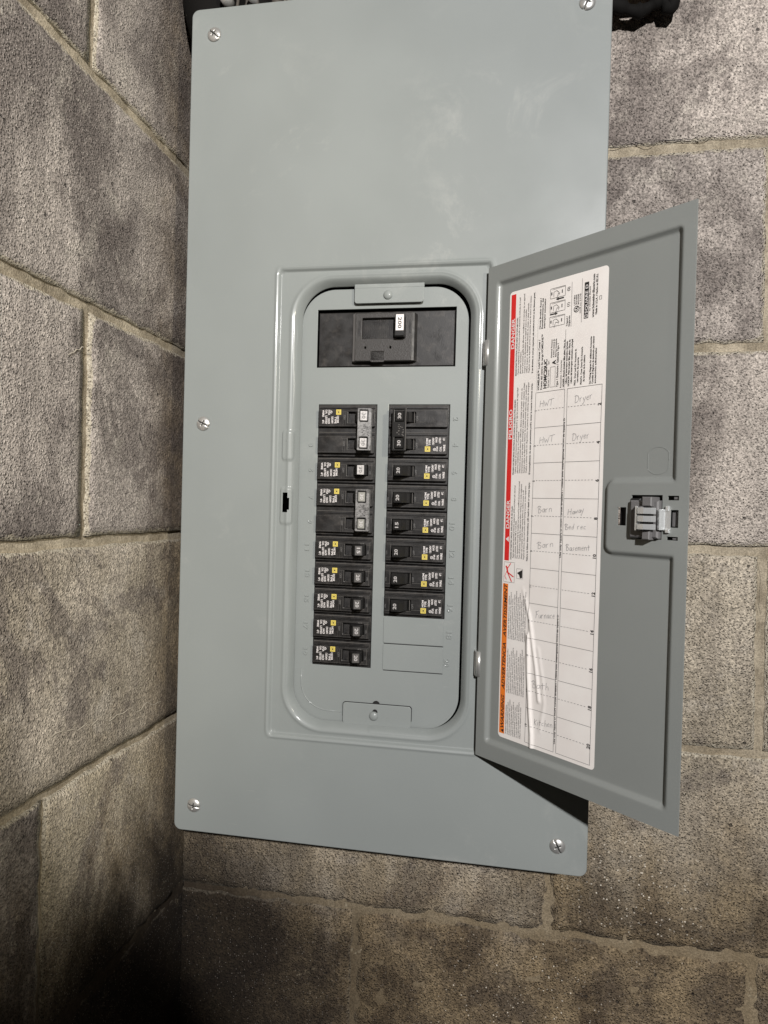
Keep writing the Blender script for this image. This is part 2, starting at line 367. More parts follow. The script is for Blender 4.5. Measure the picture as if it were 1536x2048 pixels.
# ------------------------------------------------------------------ the two walls of concrete block
S = 0.2032
def wall(name, axis, joints, lim, ztop, zbot, seed):
    """axis 0: back wall (runs along +x at y=0, faces -y); axis 1: left wall (runs along -y at x=0, faces +x)."""
    root = bpy.data.objects.new(name, None); COL.objects.link(root); root['kind'] = 'structure'
    rng = random.Random(seed)
    def W3(a, z, n):  # a along the wall, n out of the wall
        return (a, -n, z) if axis == 0 else (n, -a, z)
    # mortar sheet
    na, nz = int(lim/.006), int((ztop-zbot)/.006)
    vs = []; fs = []
    for j in range(nz+1):
        for i in range(na+1):
            a = lim*i/na; z = zbot+(ztop-zbot)*j/nz
            n = (-0.0036 if z > -.70 else -0.0014 if z < -.78 else -.0036+.0022*(-.70-z)/.08)+0.0016*mnoise.noise(Vector((a*40, z*40, seed*3.1)))+0.0012*mnoise.noise(Vector((a*130, z*130, seed)))
            vs.append(W3(a, z, n))
    for j in range(nz):
        for i in range(na): q = j*(na+1)+i; fs.append((q, q+1, q+na+2, q+na+1) if axis == 0 else (q, q+na+1, q+na+2, q+1))
    me = bpy.data.meshes.new('mortar_joint'); me.from_pydata(vs, [], fs); me.materials.append(M['mortar'])
    me.polygons.foreach_set('use_smooth', [True]*len(fs)); me.update()
    o = bpy.data.objects.new('mortar_joint', me); COL.objects.link(o); o.parent = root
    k0 = int(math.floor(-ztop/S)); k1 = int(math.ceil(-zbot/S))
    for k in range(k0, k1):
        zt = -k*S; zb = zt-S; js = joints(k)
        for a0, a1 in zip(js, js[1:]):
            if a1 <= 0.004 or a0 >= lim: continue
            g = 0.0047 if k < 3 else 0.0032
            wk = 1.0 if k < 3 else 2.0
            A0 = a0+g if a0 > 0.001 else -0.006; A1 = min(a1, lim)-g; B0 = zb+g; B1 = zt-g
            tone, warm, wet, rise = 0.5+rng.uniform(-.10, .10), rng.uniform(0, .12), 1.0, rng.uniform(-.0006, .0008)
            key = (axis, k, round((A0+A1)/2, 1))
            if axis == 1:
                if k == 3 and a0 < 0.1: tone, warm = .66, .55
                if k in (-1, 0, 1): tone, warm = .47, .03
                if k == 2: tone, warm = .56, .36
                if k == 3 and a0 > 0.1: tone = .42
                if k >= 4: tone = .34
            else:
                if k == -1: tone, warm = .62, .06
                if k == 0: tone = .50
                if k == 1: tone, warm = .56, .10
                if k == 2: tone, warm = .48, .45
                if k == 3 and a0 < .3: tone, warm, wet = .58, .45, .8
                if k == 3 and a0 > .3: tone, warm = .44, .50
                if k >= 4: tone, warm = .39, .32
            nx = max(3, int((A1-A0)/.0085)); nz2 = 24
            vs = []; ed = []; fs = []
            for j in range(-1, nz2+2):
                for i in range(-1, nx+2):
                    ii = min(max(i, 0), nx); jj = min(max(j, 0), nz2)
                    # denser near the arrises
                    fa = ii/nx; fz = jj/nz2
                    a = A0+(A1-A0)*fa; z = B0+(B1-B0)*fz
                    nn = 0.0007*mnoise.noise(Vector((a*22, z*22, seed+k)))+0.0004*mnoise.noise(Vector((a*90, z*90, seed+k)))+rise
                    wob = Vector((mnoise.noise(Vector((a*55, z*55, 3+seed))), mnoise.noise(Vector((a*55, z*55, 9+seed)))))*0.0019*wk
                    wob += Vector((mnoise.noise(Vector((a*190, z*190, 5+seed))), mnoise.noise(Vector((a*190, z*190, 2+seed)))))*0.0010*wk
                    if ii in (0, nx): a += wob.x
                    if jj in (0, nz2): z += wob.y
                    if ii in (0, nx) or jj in (0, nz2): nn -= 0.0013
                    if i != ii or j != jj: nn = -0.02
                    vs.append(W3(a, z, nn))
                    d = min((a-A0) if a0 > .001 else 9, A1-a, z-B0, B1-z)
                    ed.append(max(0.0, d))
            w_ = nx+3
            for j in range(nz2+2):
                for i in range(nx+2):
                    q = j*w_+i; f = (q, q+1, q+w_+1, q+w_)
                    fs.append(f if axis == 0 else f[::-1])
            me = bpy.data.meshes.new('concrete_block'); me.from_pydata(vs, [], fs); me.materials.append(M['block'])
            me.polygons.foreach_set('use_smooth', [True]*len(fs))
            at = me.attributes.new('edge', 'FLOAT', 'POINT'); at.data.foreach_set('value', ed); me.update()
            b = bpy.data.objects.new('concrete_block', me); COL.objects.link(b); b.parent = root
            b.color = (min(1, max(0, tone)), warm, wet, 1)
    return root
def jb(k):
    base = {0: 0.2045, 1: 0.0}[k % 2 if k != 2 else 0]
    base = 0.2035 if k % 2 == 0 else 0.0
    xs = [base-0.4064+0.4064*i for i in range(6)]
    if k % 2: xs = [0.0]+[0.0045+0.4064*i for i in range(1, 5)]
    return xs
def jl(k):
    if k == 3: return [0.0, 0.246, 0.60, 1.0, 1.4]
    if k % 2: return [-0.206, 0.200, 0.606, 1.01, 1.42]
    return [0.0, 0.402, 0.81, 1.21]
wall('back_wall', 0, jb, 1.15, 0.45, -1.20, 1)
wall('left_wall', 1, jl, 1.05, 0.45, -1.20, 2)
# ------------------------------------------------------------------ load centre
ax = Vector((1.0, 0.00609, -0.00502)).normalized(); az = Vector((0.00502, -0.00532, 1.0)); 
ayy = az.cross(ax).normalized(); az = ax.cross(ayy).normalized()
MW = Matrix(((ax.x, ayy.x, az.x, 0.034893), (ax.y, ayy.y, az.y, -0.09), (ax.z, ayy.z, az.z, 0.127026), (0, 0, 0, 1)))
panel = empty('electrical_panel', MW, 'grey steel breaker panel with its door open, mounted in the corner of the block wall', 'electrical panel')
WD, HT = 0.4084, 0.8324
TU0, TU1, TV0, TV1 = 0.088, 0.318, 0.252, 0.740     # stamped region
LU0, LU1, LV0, LV1, LR = 0.1206, 0.2880, 0.2800, 0.7108, 0.033   # inner lip
DFN = -0.0140                                       # deadfront face
def cover():
    b = MB()
    # flat sheet with rolled edge, hole for the stamped region
    rims = [(0.0010, 0.0, .0065), (0.0004, -0.00025, .0071), (0.0, -0.0009, .0075), (0.0, -0.0024, .0075)]
    b.plate(rrect(.001, WD-.001, .001, HT-.001, .0065, 8), [[(TU0, TV0), (TU1, TV0), (TU1, TV1), (TU0, TV1)]], 0, 0, 'paint', 0)
    ls = [[(p[0], p[1], n_) for p in rrect(i_, WD-i_, i_, HT-i_, r_, 8)] for i_, n_, r_ in rims]; n = len(ls[0])
    b.add(sum(ls, []), [(q*n+i, q*n+(i+1) % n, (q+1)*n+(i+1) % n, (q+1)*n+i) for q in range(3) for i in range(n)], 'paint')
    # folded return behind the edge
    lo = rrect(0.0012, WD-.0012, .0012, HT-.0012, .007, 6)
    n = len(lo); b.add([(p[0], p[1], -0.0012) for p in lo]+[(p[0], p[1], -0.010) for p in lo], [(i, (i+1) % n, n+(i+1) % n, n+i) for i in range(n)], 'paint')
    # stamped region as rings between rectangle and lip
    inner = []; outer = []
    def seg(p0, p1, q0, q1, m):
        for i in range(m):
            t = i/m; inner.append((p0[0]+(p1[0]-p0[0])*t, p0[1]+(p1[1]-p0[1])*t)); outer.append((q0[0]+(q1[0]-q0[0])*t, q0[1]+(q1[1]-q0[1])*t))
    def arc(c, a0, q0, qc, q1, m):
        for i in range(m):
            t = i/m; a = math.radians(a0+90*t); inner.append((c[0]+LR*math.cos(a), c[1]+LR*math.sin(a)))
            if t < .5: w = t*2; outer.append((q0[0]+(qc[0]-q0[0])*w, q0[1]+(qc[1]-q0[1])*w))
            else: w = t*2-1; outer.append((qc[0]+(q1[0]-qc[0])*w, qc[1]+(q1[1]-qc[1])*w))
    a, c, d, e = LU0+LR, LU1-LR, LV0+LR, LV1-LR
    seg((a, LV0), (c, LV0), (a, TV0), (c, TV0), 80)
    arc((c, d), -90, (c, TV0), (TU1, TV0), (TU1, d), 44)
    seg((LU1, d), (LU1, e), (TU1, d), (TU1, e), 280)
    arc((c, e), 0, (TU1, e), (TU1, TV1), (c, TV1), 44)
    seg((c, LV1), (a, LV1), (c, TV1), (a, TV1), 80)
    arc((a, e), 90, (a, TV1), (TU0, TV1), (TU0, e), 44)
    seg((LU0, e), (LU0, d), (TU0, e), (TU0, d), 280)
    arc((a, d), 180, (TU0, d), (TU0, TV0), (a, TV0), 44)
    I = np.array(inner); Q = np.array(outer); N = len(I); R = 96
    tt = (np.arange(R+1)/R)[:, None, None]
    G = Q[None]*(1-tt)+I[None]*tt
    U, V = G[..., 0], G[..., 1]
    dr = sd_rrect(U, V, 0.0985, 0.3066, 0.2648, 0.7262, 0.004)
    h = -0.0026*sstep(-dr, -0.0005, 0.0024)
    h += 0.0007*np.exp(-((dr-0.0022)/0.0014)**2)                     # burr of the press just outside the step
    dl = sd_rrect(U, V, LU0, LU1, LV0, LV1, LR)
    wob = 0.0007*np.sin(V*46)+0.0004*np.sin(V*90+1)
    x = np.clip(dl/(0.0062+wob*(U < .2)), 0, 1)
    h += -0.0080*(1-x)**1.7
    h += 0.0007*np.exp(-((dl-0.0088)/0.0018)**2)
    for (p0, p1, p2, p3) in ((0.1052, 0.1172, 0.4238, 0.4530), (0.1045, 0.1172, 0.4800, 0.5165)):
        h += 0.0011*sstep(-sd_rrect(U, V, p0, p1, p2, p3, 0.003), -0.0004, 0.0010)
    vs = np.stack([U, V, h], -1).reshape(-1, 3)
    cu = (U[:-1]+U[1:])/2; cv = (V[:-1]+V[1:])/2
    hole = ((np.abs(cu-0.1100) < 0.0026) & (np.abs(cv-0.4958) < 0.0098)) | ((np.abs(cu-0.1128) < 0.0014) & (np.abs(cv-0.4965) < 0.0058))
    fs = []
    for r in range(R):
        for i in range(N):
            if hole[r, i]: continue
            j = (i+1) % N; fs.append((r*N+i, r*N+j, (r+1)*N+j, (r+1)*N+i))
    # lip turned back
    base = R*N; k = len(vs)
    lipv = np.stack([I[:, 0], I[:, 1], np.full(N, h[-1].min()-0.0012)], -1)
    fs += [(base+i, base+(i+1) % N, k+(i+1) % N, k+i) for i in range(N)]
    b.add([tuple(map(float, p)) for p in np.concatenate([vs, lipv])], fs, 'paint', True)
    o = b.build('cover', panel)
    return o
cover()
b = MB()   # enclosure behind the cover
E0, E1, E2, E3 = 0.014, WD-.020, 0.014, HT-.016
for (a_, b_, c_, d_) in ((E0, E0+.0015, E2, E3), (E1-.0015, E1, E2, E3), (E0+.0015, E1-.0015, E2, E2+.0015), (E0+.0015, E1-.0015, E3-.0015, E3)):
    b.box(a_, b_, c_, d_, -0.0885, -0.0030, 'paint', 0.0003)
b.box(E0+.0016, E1-.0016, E2+.0016, E3-.0016, -0.0880, -0.0865, 'box_inside', 0)  # near-black sheet painting the shade inside the box
b.build('enclosure', panel)
def holes_rect(u0, u1, v0, v1): return [(u0, v0), (u1, v0), (u1, v1), (u0, v1)]
LC = (0.1385, 0.1982, 0.3959, 0.6567); RC = (0.2100, 0.2700, 0.3959, 0.6042)
MO = (0.1353, 0.2738, 0.3015, 0.3590); PITCH = 0.0261
# deadfront
b = MB()
b.plate(rrect(0.1192, 0.2858, 0.2817, 0.7128, 0.034, 14), [holes_rect(*MO), holes_rect(*LC), holes_rect(*RC)], DFN-0.0016, DFN, 'paint', 0.0004)
# rolled bead low down on the plate
bead = [(0.1275, 0.66), (0.1275, 0.676)]+[(0.1565-0.029*math.cos(a), 0.676+0.0262*math.sin(a)) for a in [math.pi/2*i/10 for i in range(1, 11)]]+[(0.170, 0.7024)]
b.tube([(p[0], p[1], DFN-0.0002) for p in bead], 0.0007, 'paint', 8)
dead = b.build('deadfront', panel)
NUM = {2: (0.276, 0.4099), 4: (0.2762, 0.435), 6: (0.276, 0.4616), 8: (0.2762, 0.4872), 10: (0.275, 0.5134), 12: (0.2757, 0.54),
       14: (0.2755, 0.5662), 16: (0.2752, 0.593), 18: (0.275, 0.6192), 20: (0.2733, 0.6461), 3: (0.1315, 0.4365), 5: (0.1321, 0.4616),
       7: (0.1328, 0.4892), 9: (0.1324, 0.5134), 11: (0.1299, 0.5386), 13: (0.1310, 0.5652), 15: (0.1308, 0.5904), 17: (0.1305, 0.6177), 19: (0.1307, 0.6439)}
for k, (u, v) in NUM.items():
    b = MB(); sz = 0.0050 if k % 2 == 0 else 0.0042
    b.text(str(k), u-sz*.45, v-(.0034 if k > 9 else .0016), DFN+0.0002, sz, 'paint', rot=-1, ext=0.0004, bev=0.00025, width=(.0075 if k > 9 else .0034))
    b.build('embossed_number', dead)
# twist-out blanks on the deadfront
for (u0, u1, v0, v1) in ((RC[0], RC[1], 0.6050, 0.6306), (RC[0], RC[1], 0.6318, 0.6572)):
    b = MB(); b.plate(rrect(u0+.0003, u1-.0004, v0, v1, .0012, 3), [], DFN, DFN+0.0008, 'paint', 0.0004); b.build('blank_plate', dead)
b = MB()
b.box(RC[0]+.001, RC[1]-.0003, 0.6574, 0.6579, DFN-.001, DFN+.0003, 'box_inside', 0); b.box(RC[0]+.001, RC[1]-.0003, 0.6309, 0.6315, DFN-.001, DFN+.0003, 'box_inside', 0)
b.build('knockout_slot', dead)
# tabs with rivets, screws
b = MB(); b.plate(rrect(0.1735, 0.2425, 0.2780, 0.2975, 0.003), [], -0.0100, -0.0088, 'paint', 0.0005)
b.box(0.1735, 0.2425, 0.2770, 0.2830, -0.0098, -0.0086, 'paint', 0.0004); b.build('upper_tab', panel)
b = MB(); b.plate(rrect(0.1722, 0.2405, 0.6910, 0.7120, 0.003), [], -0.0108, -0.0094, 'paint', 0.0005)
b.plate(rrect(0.1717, 0.2410, 0.6906, 0.7075, 0.003), [], -0.0116, -0.0110, 'box_inside', 0.0001)  # dark plate drawn as the shadow gap around the lower tab

b.disc(0.2050, 0.6922, 0.0037, -0.0135, -0.0128, 'box_inside'); b.disc(0.2047, 0.6985, .0026, -.0096, -.0092, 'box_inside'); b.build('lower_tab', panel)
for (u, v, n) in ((0.2070, 0.2900, -0.0088), (0.2036, 0.7025, -0.0092)):
    b = MB(); b.disc(u, v, 0.0045, n, n+0.0028, 'paint', 24, 0.0026); b.build('rivet', panel)
b = MB(); b.disc(0.1112, 0.4335, 0.0019, -0.0016, -0.0009, 'paint', 20, .0006); b.build('pin', panel)
def screw(u, v, ang, kind):
    r = 0.0072; seg = 48; rings = 22; vs = []; fs = []
    for j in range(rings+1):
        q = r*j/rings
        for i in range(seg):
            th = 2*math.pi*i/seg; x = q*math.cos(th); y = q*math.sin(th)
            n = 0.0031*math.sqrt(max(0, 1-(q/r)**2*.96))
            a = math.radians(ang); s1 = x*math.cos(a)+y*math.sin(a); s2 = -x*math.sin(a)+y*math.cos(a)
            d = 0
            if abs(s2) < .00070 : d = 0.0013
            if kind and abs(s1) < .00070 and abs(s2) < .0030: d = 0.0013
            if math.hypot(s1, s2) < .0010: d = .0015
            vs.append((u+x, v+y, n-d))
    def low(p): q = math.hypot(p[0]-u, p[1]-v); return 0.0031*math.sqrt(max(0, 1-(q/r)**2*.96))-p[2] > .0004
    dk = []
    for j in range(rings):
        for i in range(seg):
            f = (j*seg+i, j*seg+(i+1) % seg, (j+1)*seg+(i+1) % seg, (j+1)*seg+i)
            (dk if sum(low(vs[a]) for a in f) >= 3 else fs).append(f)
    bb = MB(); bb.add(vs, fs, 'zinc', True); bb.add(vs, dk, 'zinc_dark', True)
    return bb.build('screw', panel)
for (u, v, a, k) in ((0.0245, 0.0268, 38, 1), (0.3863, 0.0322, -62, 1), (0.0223, 0.4172, 25, 1), (0.0215, 0.8055, 8, 1), (0.3816, 0.8061, 66, 1)): screw(u, v, a, k)
# ------------------------------------------------------------------ door
HU, HN, DA = 0.3045, 0.006, math.radians(40.5)
door_mw = Matrix.Translation(Vector((HU, -HN, 0))) @ Matrix.Rotation(-DA, 4, 'Z')
def door():
    U0, U1, V0, V1 = -0.0005, 0.1958, 0.2725, 0.7258
    nu, nv = 160, 360
    U, V = np.meshgrid(np.linspace(U0, U1, nu+1), np.linspace(V0, V1, nv+1))
    di = -sd_rrect(U, V, 0.0098, 0.1862, 0.2875, 0.7112, 0.004)
    dt = sd_rrect(U, V, 0.1310, 0.30, 0.4725, 0.5258, 0.005)
    d = np.minimum(di, dt)
    h = -0.0035*sstep(d, 0.0, 0.0036)
    def slot(u0, u1, v0, v1): return [(u0, u1, v0, v1)]
    SL = [(0.1400, 0.1474, 0.4915, 0.5052), (0.1515, 0.1765, 0.4820, 0.5150), (0.1802, 0.1886, 0.4824, 0.4857), (0.1804, 0.1888, 0.5121, 0.5147), (0.1812, 0.1889, 0.4927, 0.5055)]
    cu = (U[:-1, :-1]+U[1:, 1:])/2; cv = (V[:-1, :-1]+V[1:, 1:])/2
    hole = np.zeros(cu.shape, bool)
    # snap the grid to the slot edges
    for (a0, a1, b0, b1) in SL: pass
    us = np.linspace(U0, U1, nu+1); vs_ = np.linspace(V0, V1, nv+1)
    for s in SL:
        for x in s[:2]: us[np.argmin(abs(us-x))] = x
        for x in s[2:]: vs_[np.argmin(abs(vs_-x))] = x
    U, V = np.meshgrid(us, vs_)
    di = -sd_rrect(U, V, 0.0098, 0.1862, 0.2875, 0.7112, 0.004); dt = sd_rrect(U, V, 0.1310, 0.30, 0.4725, 0.5258, 0.005)
    h = -0.0035*sstep(np.minimum(di, dt), 0.0, 0.0036)
    cu = (U[:-1, :-1]+U[1:, 1:])/2; cv = (V[:-1, :-1]+V[1:, 1:])/2
    for s in SL: hole |= (cu > s[0]) & (cu < s[1]) & (cv > s[2]) & (cv < s[3])
    n = (nu+1); K = n*(nv+1)
    top = np.stack([U, V, h], -1).reshape(-1, 3); bot = np.stack([U, V, h-0.0013], -1).reshape(-1, 3)
    fs = []
    for j in range(nv):
        for i in range(nu):
            if hole[j, i]: continue
            q = j*n+i; fs.append((q, q+1, q+n+1, q+n)); fs.append((K+q, K+q+n, K+q+n+1, K+q+1))
            for (dj, di_, e0, e1) in ((-1, 0, q, q+1), (1, 0, q+n, q+n+1), (0, -1, q, q+n), (0, 1, q+1, q+n+1)):
                jj, ii = j+dj, i+di_
                if jj < 0 or jj >= nv or ii < 0 or ii >= nu or hole[jj, ii]: fs.append((e0, e1, K+e1, K+e0))
    b = MB(); b.add([tuple(map(float, p)) for p in np.concatenate([top, bot])], fs, 'paint_door', True)
    o = b.build('door', panel)
    for p in o.data.polygons: pass
    o.matrix_local = door_mw
    m = o.modifiers.new('edge', 'EDGE_SPLIT'); m.split_angle = math.radians(50)
    return o
dr = door()
b = MB()   # knockout outline on the door
ko = []
for i in range(49):
    a = 2*math.pi*i/48; ko.append((0.1703+max(-.0082, min(.0082, .0102*math.cos(a))), 0.4565+0.0102*math.sin(a), -0.00345))
b.tube(ko, 0.00022, 'paint_door', 6); b.build('knockout_ring', dr)
# latch
b = MB()
b.box(0.1385, 0.1885, 0.4800, 0.5170, -0.0110, -0.0055, 'plastic_dark', 0.001)
b.box(0.1530, 0.1758, 0.4860, 0.5140, -0.007, 0.0045, 'grey_plastic', 0.0012)
b.box(0.1520, 0.1600, 0.4845, 0.5150, -0.006, 0.0020, 'plastic_dark', 0.001)
b.box(0.1650, 0.1725, 0.4835, 0.4905, -0.004, 0.0085, 'grey_plastic', 0.0007)
b.box(0.1655, 0.1715, 0.5085, 0.5150, -0.004, 0.0085, 'grey_plastic', 0.0007)
b.prism([(0.1570, 0.004), (0.1660, 0.004), (0.1650, 0.010), (0.1600, 0.0085)], 0.4905, 0.5085, 'grey_plastic')
b.box(0.1843, 0.1884, 0.4830, 0.4852, -0.004, -0.0015, 'grey_plastic', 0.0003)
b.box(0.1840, 0.1884, 0.5126, 0.5144, -0.004, -0.0015, 'grey_plastic', 0.0003)
b.box(0.1826, 0.1880, 0.4935, 0.5050, -0.006, -0.0030, 'grey_plastic', 0.0003)
b.build('latch_housing', dr)
b = MB()
for (v0, v1) in ((0.4915, 0.4960), (0.4975, 0.5018), (0.5035, 0.5075)):
    pr = [(0.1610, 0.0090), (0.1640, 0.0118), (0.1690, 0.0130), (0.1738, 0.0110), (0.1755, 0.0070), (0.1745, 0.0070), (0.1725, 0.0100), (0.1688, 0.0118), (0.1645, 0.0106), (0.1618, 0.0080)]
    b.prism(pr, v0, v1, 'chrome', 0.0002)
b.prism([(0.1600, 0.008), (0.1606, 0.0098), (0.1622, 0.0100), (0.1622, 0.008)], 0.4905, 0.5085, 'chrome', 0.0002)
b.prism([(0.1758, -0.002), (0.1758, 0.0055), (0.1778, 0.0065), (0.1796, 0.0015), (0.1835, 0.0010), (0.1835, 0.0003), (0.1790, 0.0003), (0.1772, 0.005)], 0.4925, 0.5075, 'chrome', 0.0002)
b.box(0.1800, 0.1822, 0.4900, 0.4935, 0, 0.0022, 'chrome', 0.0003); b.box(0.1800, 0.1828, 0.5065, 0.5095, 0, 0.0022, 'chrome', 0.0003)
b.build('latch_spring', dr)
for v in (0.3507, 0.6409):
    b = MB(); b.tube([(HU+.0005, v-.0115, HN-.0010), (HU+.0005, v+.0115, HN-.0010)], 0.0030, 'zinc', 14)
    b.box(HU-.0036, HU+.0010, v-.0115, v+.0115, -0.0026, 0.0030, 'zinc', 0.0005)
    b.build('hinge', panel)
# ------------------------------------------------------------------ directory label on the door
def pl_dist(x, y, pl):
    d = 9
    for (x0, y0), (x1, y1) in zip(pl, pl[1:]):
        L = (x1-x0)**2+(y1-y0)**2; t = max(0, min(1, ((x-x0)*(x1-x0)+(y-y0)*(y1-y0))/L)); d = min(d, math.hypot(x-x0-t*(x1-x0), y-y0-t*(y1-y0)))
    return d
CR1 = [(0.0475, 0.566), (0.0560, 0.590), (0.0600, 0.612), (0.0640, 0.632), (0.0680, 0.660)]
CR2 = [(0.0545, 0.605), (0.0560, 0.640), (0.0585, 0.668), (0.0610, 0.690), (0.0615, 0.705)]
CR3 = [(0.0655, 0.615), (0.0710, 0.640), (0.0735, 0.662), (0.0700, 0.685)]
def wr(p):
    u, v, n = p
    if v > .545 and .03 < u < .085:
        f = sstep(v, .55, .60)
        n += float(f)*(0.0013*math.exp(-(pl_dist(u, v, CR1)/.0016)**2)+0.0019*math.exp(-(pl_dist(u, v, CR2)/.0017)**2)+0.00045*math.exp(-(pl_dist(u, v, CR3)/.0017)**2))
    return (u, v, n+0.00008*math.sin(v*70)*math.sin(u*90))
LN = -0.00335
def label():
    b = MB(); L0, L1, B0, B1 = 0.0234, 0.1242, 0.2998, 0.7022
    nu, nv = 90, 330; r = 0.0035; vs = []; fs = []
    for j in range(nv+1):
        for i in range(nu+1):
            u = L0+(L1-L0)*i/nu; v = B0+(B1-B0)*j/nv
            # rounded corners
            cu = min(max(u, L0+r), L1-r); cv = min(max(v, B0+r), B1-r); dx, dy = u-cu, v-cv; m = max(abs(dx), abs(dy)); h = math.hypot(dx, dy)
            if h > 0 and dx and dy: u = cu+dx*m/h; v = cv+dy*m/h
            vs.append((u, v, LN))
    for j in range(nv):
        for i in range(nu): q = j*(nu+1)+i; fs.append((q, q+1, q+nu+2, q+nu+1))
    b.add(vs, fs, 'paper', True, wr)
    N1, N2 = LN+0.00012, LN+0.00024
    b.rect(0.0253, 0.0306, 0.3025, 0.5418, N1, 'red', 1, 60, wr)
    b.rect(0.0247, 0.0306, 0.5628, 0.6985, N1, 'orange', 1, 60, wr)
    def T(s, u, vb, size, k='ink', vt=None, bold=0.0, sh=0.0):   # reads upwards from vb
        b.text(s, u, vb, N2, size, k, rot=1, bold=bold, width=(vb-vt) if vt else None, fn=wr, shear=sh)
    T('DANGER', 0.0299, 0.5130, 0.0037, 'print', 0.4873, .03); T('PELIGRO', 0.0299, 0.4325, 0.0037, 'print', 0.4058, .03); T('DANGER', 0.0299, 0.3513, 0.0037, 'print', 0.3240, .03)
    T('WARNING', 0.0298, 0.6935, 0.0036, 'ink', 0.6635, .03, .25); T('ADVERTENCIA', 0.0298, 0.6587, 0.0036, 'ink', 0.6162, .03, .25); T('AVERTISSEMENT', 0.0298, 0.6111, 0.0036, 'ink', 0.5625, .03, .25)
    b.add([(0.0300, 0.6975, N2), (0.0300, 0.6942, N2), (0.0264, 0.69585, N2)], [(0, 1, 2)], 'ink', False, wr)
    b.add([(0.0299, 0.5250, N2), (0.0299, 0.5200, N2), (0.0262, 0.5225, N2)], [(0, 1, 2)], 'print', False, wr)
    T('!', 0.0296, 0.5229, 0.0020, 'red')
    blocks = [
     (0.5405, 0.4700, ['HAZARD OF ELECTRIC SHOCK, EXPLOSION, OR ARC FLASH', 'Apply appropriate personal protective equipment (PPE) and follow safe electrical', 'work practices. See NFPA 70E or CSA Z462.', 'This equipment must only be installed and serviced by qualified electrical personnel.', 'Turn off all power supplying this equipment before working on or inside equipment.', 'Always use a properly rated voltage sensing device to confirm power is off.', 'Replace all devices, doors and covers before turning on power to this equipment.'], 'Failure to follow these instructions will result in death or serious injury.'),
     (0.4645, 0.3830, ['PELIGRO DE DESCARGA ELECTRICA, EXPLOSION O DESTELLO POR ARQUEO', 'Utilice equipo de proteccion personal apropiado y siga las practicas de seguridad', 'electrica establecidas por su Compania.', 'Solamente el personal electrico calificado debera instalar y prestar servicio de', 'mantenimiento a este equipo. Desenergice el equipo antes de realizar cualquier trabajo.', 'Siempre utilice un dispositivo detector de tension nominal adecuado para confirmar.', 'Vuelva a colocar todos los dispositivos, las puertas y las cubiertas antes de energizar.'], 'El incumplimiento de estas precauciones podra causar la muerte o lesiones serias.'),
     (0.3760, 0.3040, ["RISQUE D'ELECTROCUTION, D'EXPLOSION OU D'ECLAIR D'ARC", 'Portez un equipement de protection personnelle et observez les methodes de travail', 'electrique securitaire.', 'Seul un personnel qualifie doit effectuer l installation et l entretien de cet appareil.', 'Coupez toutes les alimentations a cet appareil avant d y travailler.', 'Utilisez toujours un dispositif de detection de tension a valeur nominale.', 'Replacez tous les dispositifs, portes et couvercles avant de mettre sous tension.'], 'Si ces directives ne sont pas respectees, cela entrainera la mort ou des blessures graves.')]
    for vb, vt, lines, last in blocks:
        u = 0.0336
        for i, s in enumerate(lines):
            ln = (vb-vt)*min(1, len(s)/88.0+ (0.12 if i == 0 else .03))
            T(s, u, vb-(0 if i == 0 else .0012), 0.00155, 'ink', vb-ln, .02 if i == 0 else 0); u += 0.0024
        T(last, 0.0518, vb, 0.00165, 'ink', vb-(vb-vt)*.98, .03)
    wb = [(0.6985, 0.6640, 9), (0.6610, 0.6165, 10), (0.6125, 0.5650, 10)]
    wt = ['This equipment is designed and tested by manufacturer', 'to perform to published specifications with branch', 'breakers listed on this label. Other breakers', 'may compromise safety. Este equipo fue disenado y', 'probado por el fabricante para ofrecer el', 'rendimiento especificado. Cet appareil est concu', 'et essaye par le fabricant pour satisfaire', 'aux exigences publiees avec les disjoncteurs', 'indiques sur cette etiquette ou la notice', 'Failure to follow this instruction can injure']
    for k, (vb, vt, m) in enumerate(wb):
        for i in range(m):
            s = wt[(i+3*k) % 10]; T(s, 0.0330+i*.00205, vb-.0006, 0.0014, 'ink', vb-(vb-vt)*(.78+.2*((i*7+k*3) % 5)/5))
    # pictograms
    def box_line(u0, u1, v0, v1, w, k): b.ribbon([(u0, v0), (u1, v0), (u1, v1), (u0, v1), (u0, v0)], w, N2, k, wr)
    box_line(0.0255, 0.0375, 0.5432, 0.5612, 0.0002, 'ink')
    b.ribbon([(0.0285, 0.5475), (0.0300, 0.5530)], 0.0016, N2, 'red', wr); b.ribbon([(0.0300, 0.5530), (0.0345, 0.5605)], 0.0010, N2, 'red', wr)
    b.ribbon([(0.0300, 0.5525), (0.0365, 0.5560)], 0.0010, N2, 'red', wr); b.ribbon([(0.0295, 0.5490), (0.0330, 0.5440)], 0.0008, N2, 'red', wr)
    b.ribbon([(0.0290, 0.5510), (0.0265, 0.5560), (0.0285, 0.5590)], 0.0005, N2, 'red', wr)
    b.rect(0.0272, 0.0286, 0.5466, 0.5480, N2, 'red', 1, 1, wr)
    box_line(0.0400, 0.0468, 0.5482, 0.5570, 0.0002, 'ink')
    b.add([(0.0405, 0.5520, N2), (0.0463, 0.5488, N2), (0.0463, 0.5560, N2), (0.0440, 0.5566, N2), (0.0428, 0.5535, N2)], [(0, 1, 2, 3, 4)], 'ink', False, wr)
    # directory grid (slightly tapered as printed)
    gl = lambda v: 0.0556-(v-.3935)*.004; gr = lambda v: 0.1212-(v-.3935)*.004
    m0 = lambda v: 0.0857-(v-.3935)*.004; m1 = lambda v: 0.0883-(v-.3935)*.004
    VT, VB = 0.3938, 0.6990
    for g in (gl, gr, m0, m1): b.ribbon([(g(VT), VT), (g(VB), VB)], 0.00024, N2, 'ink', wr)
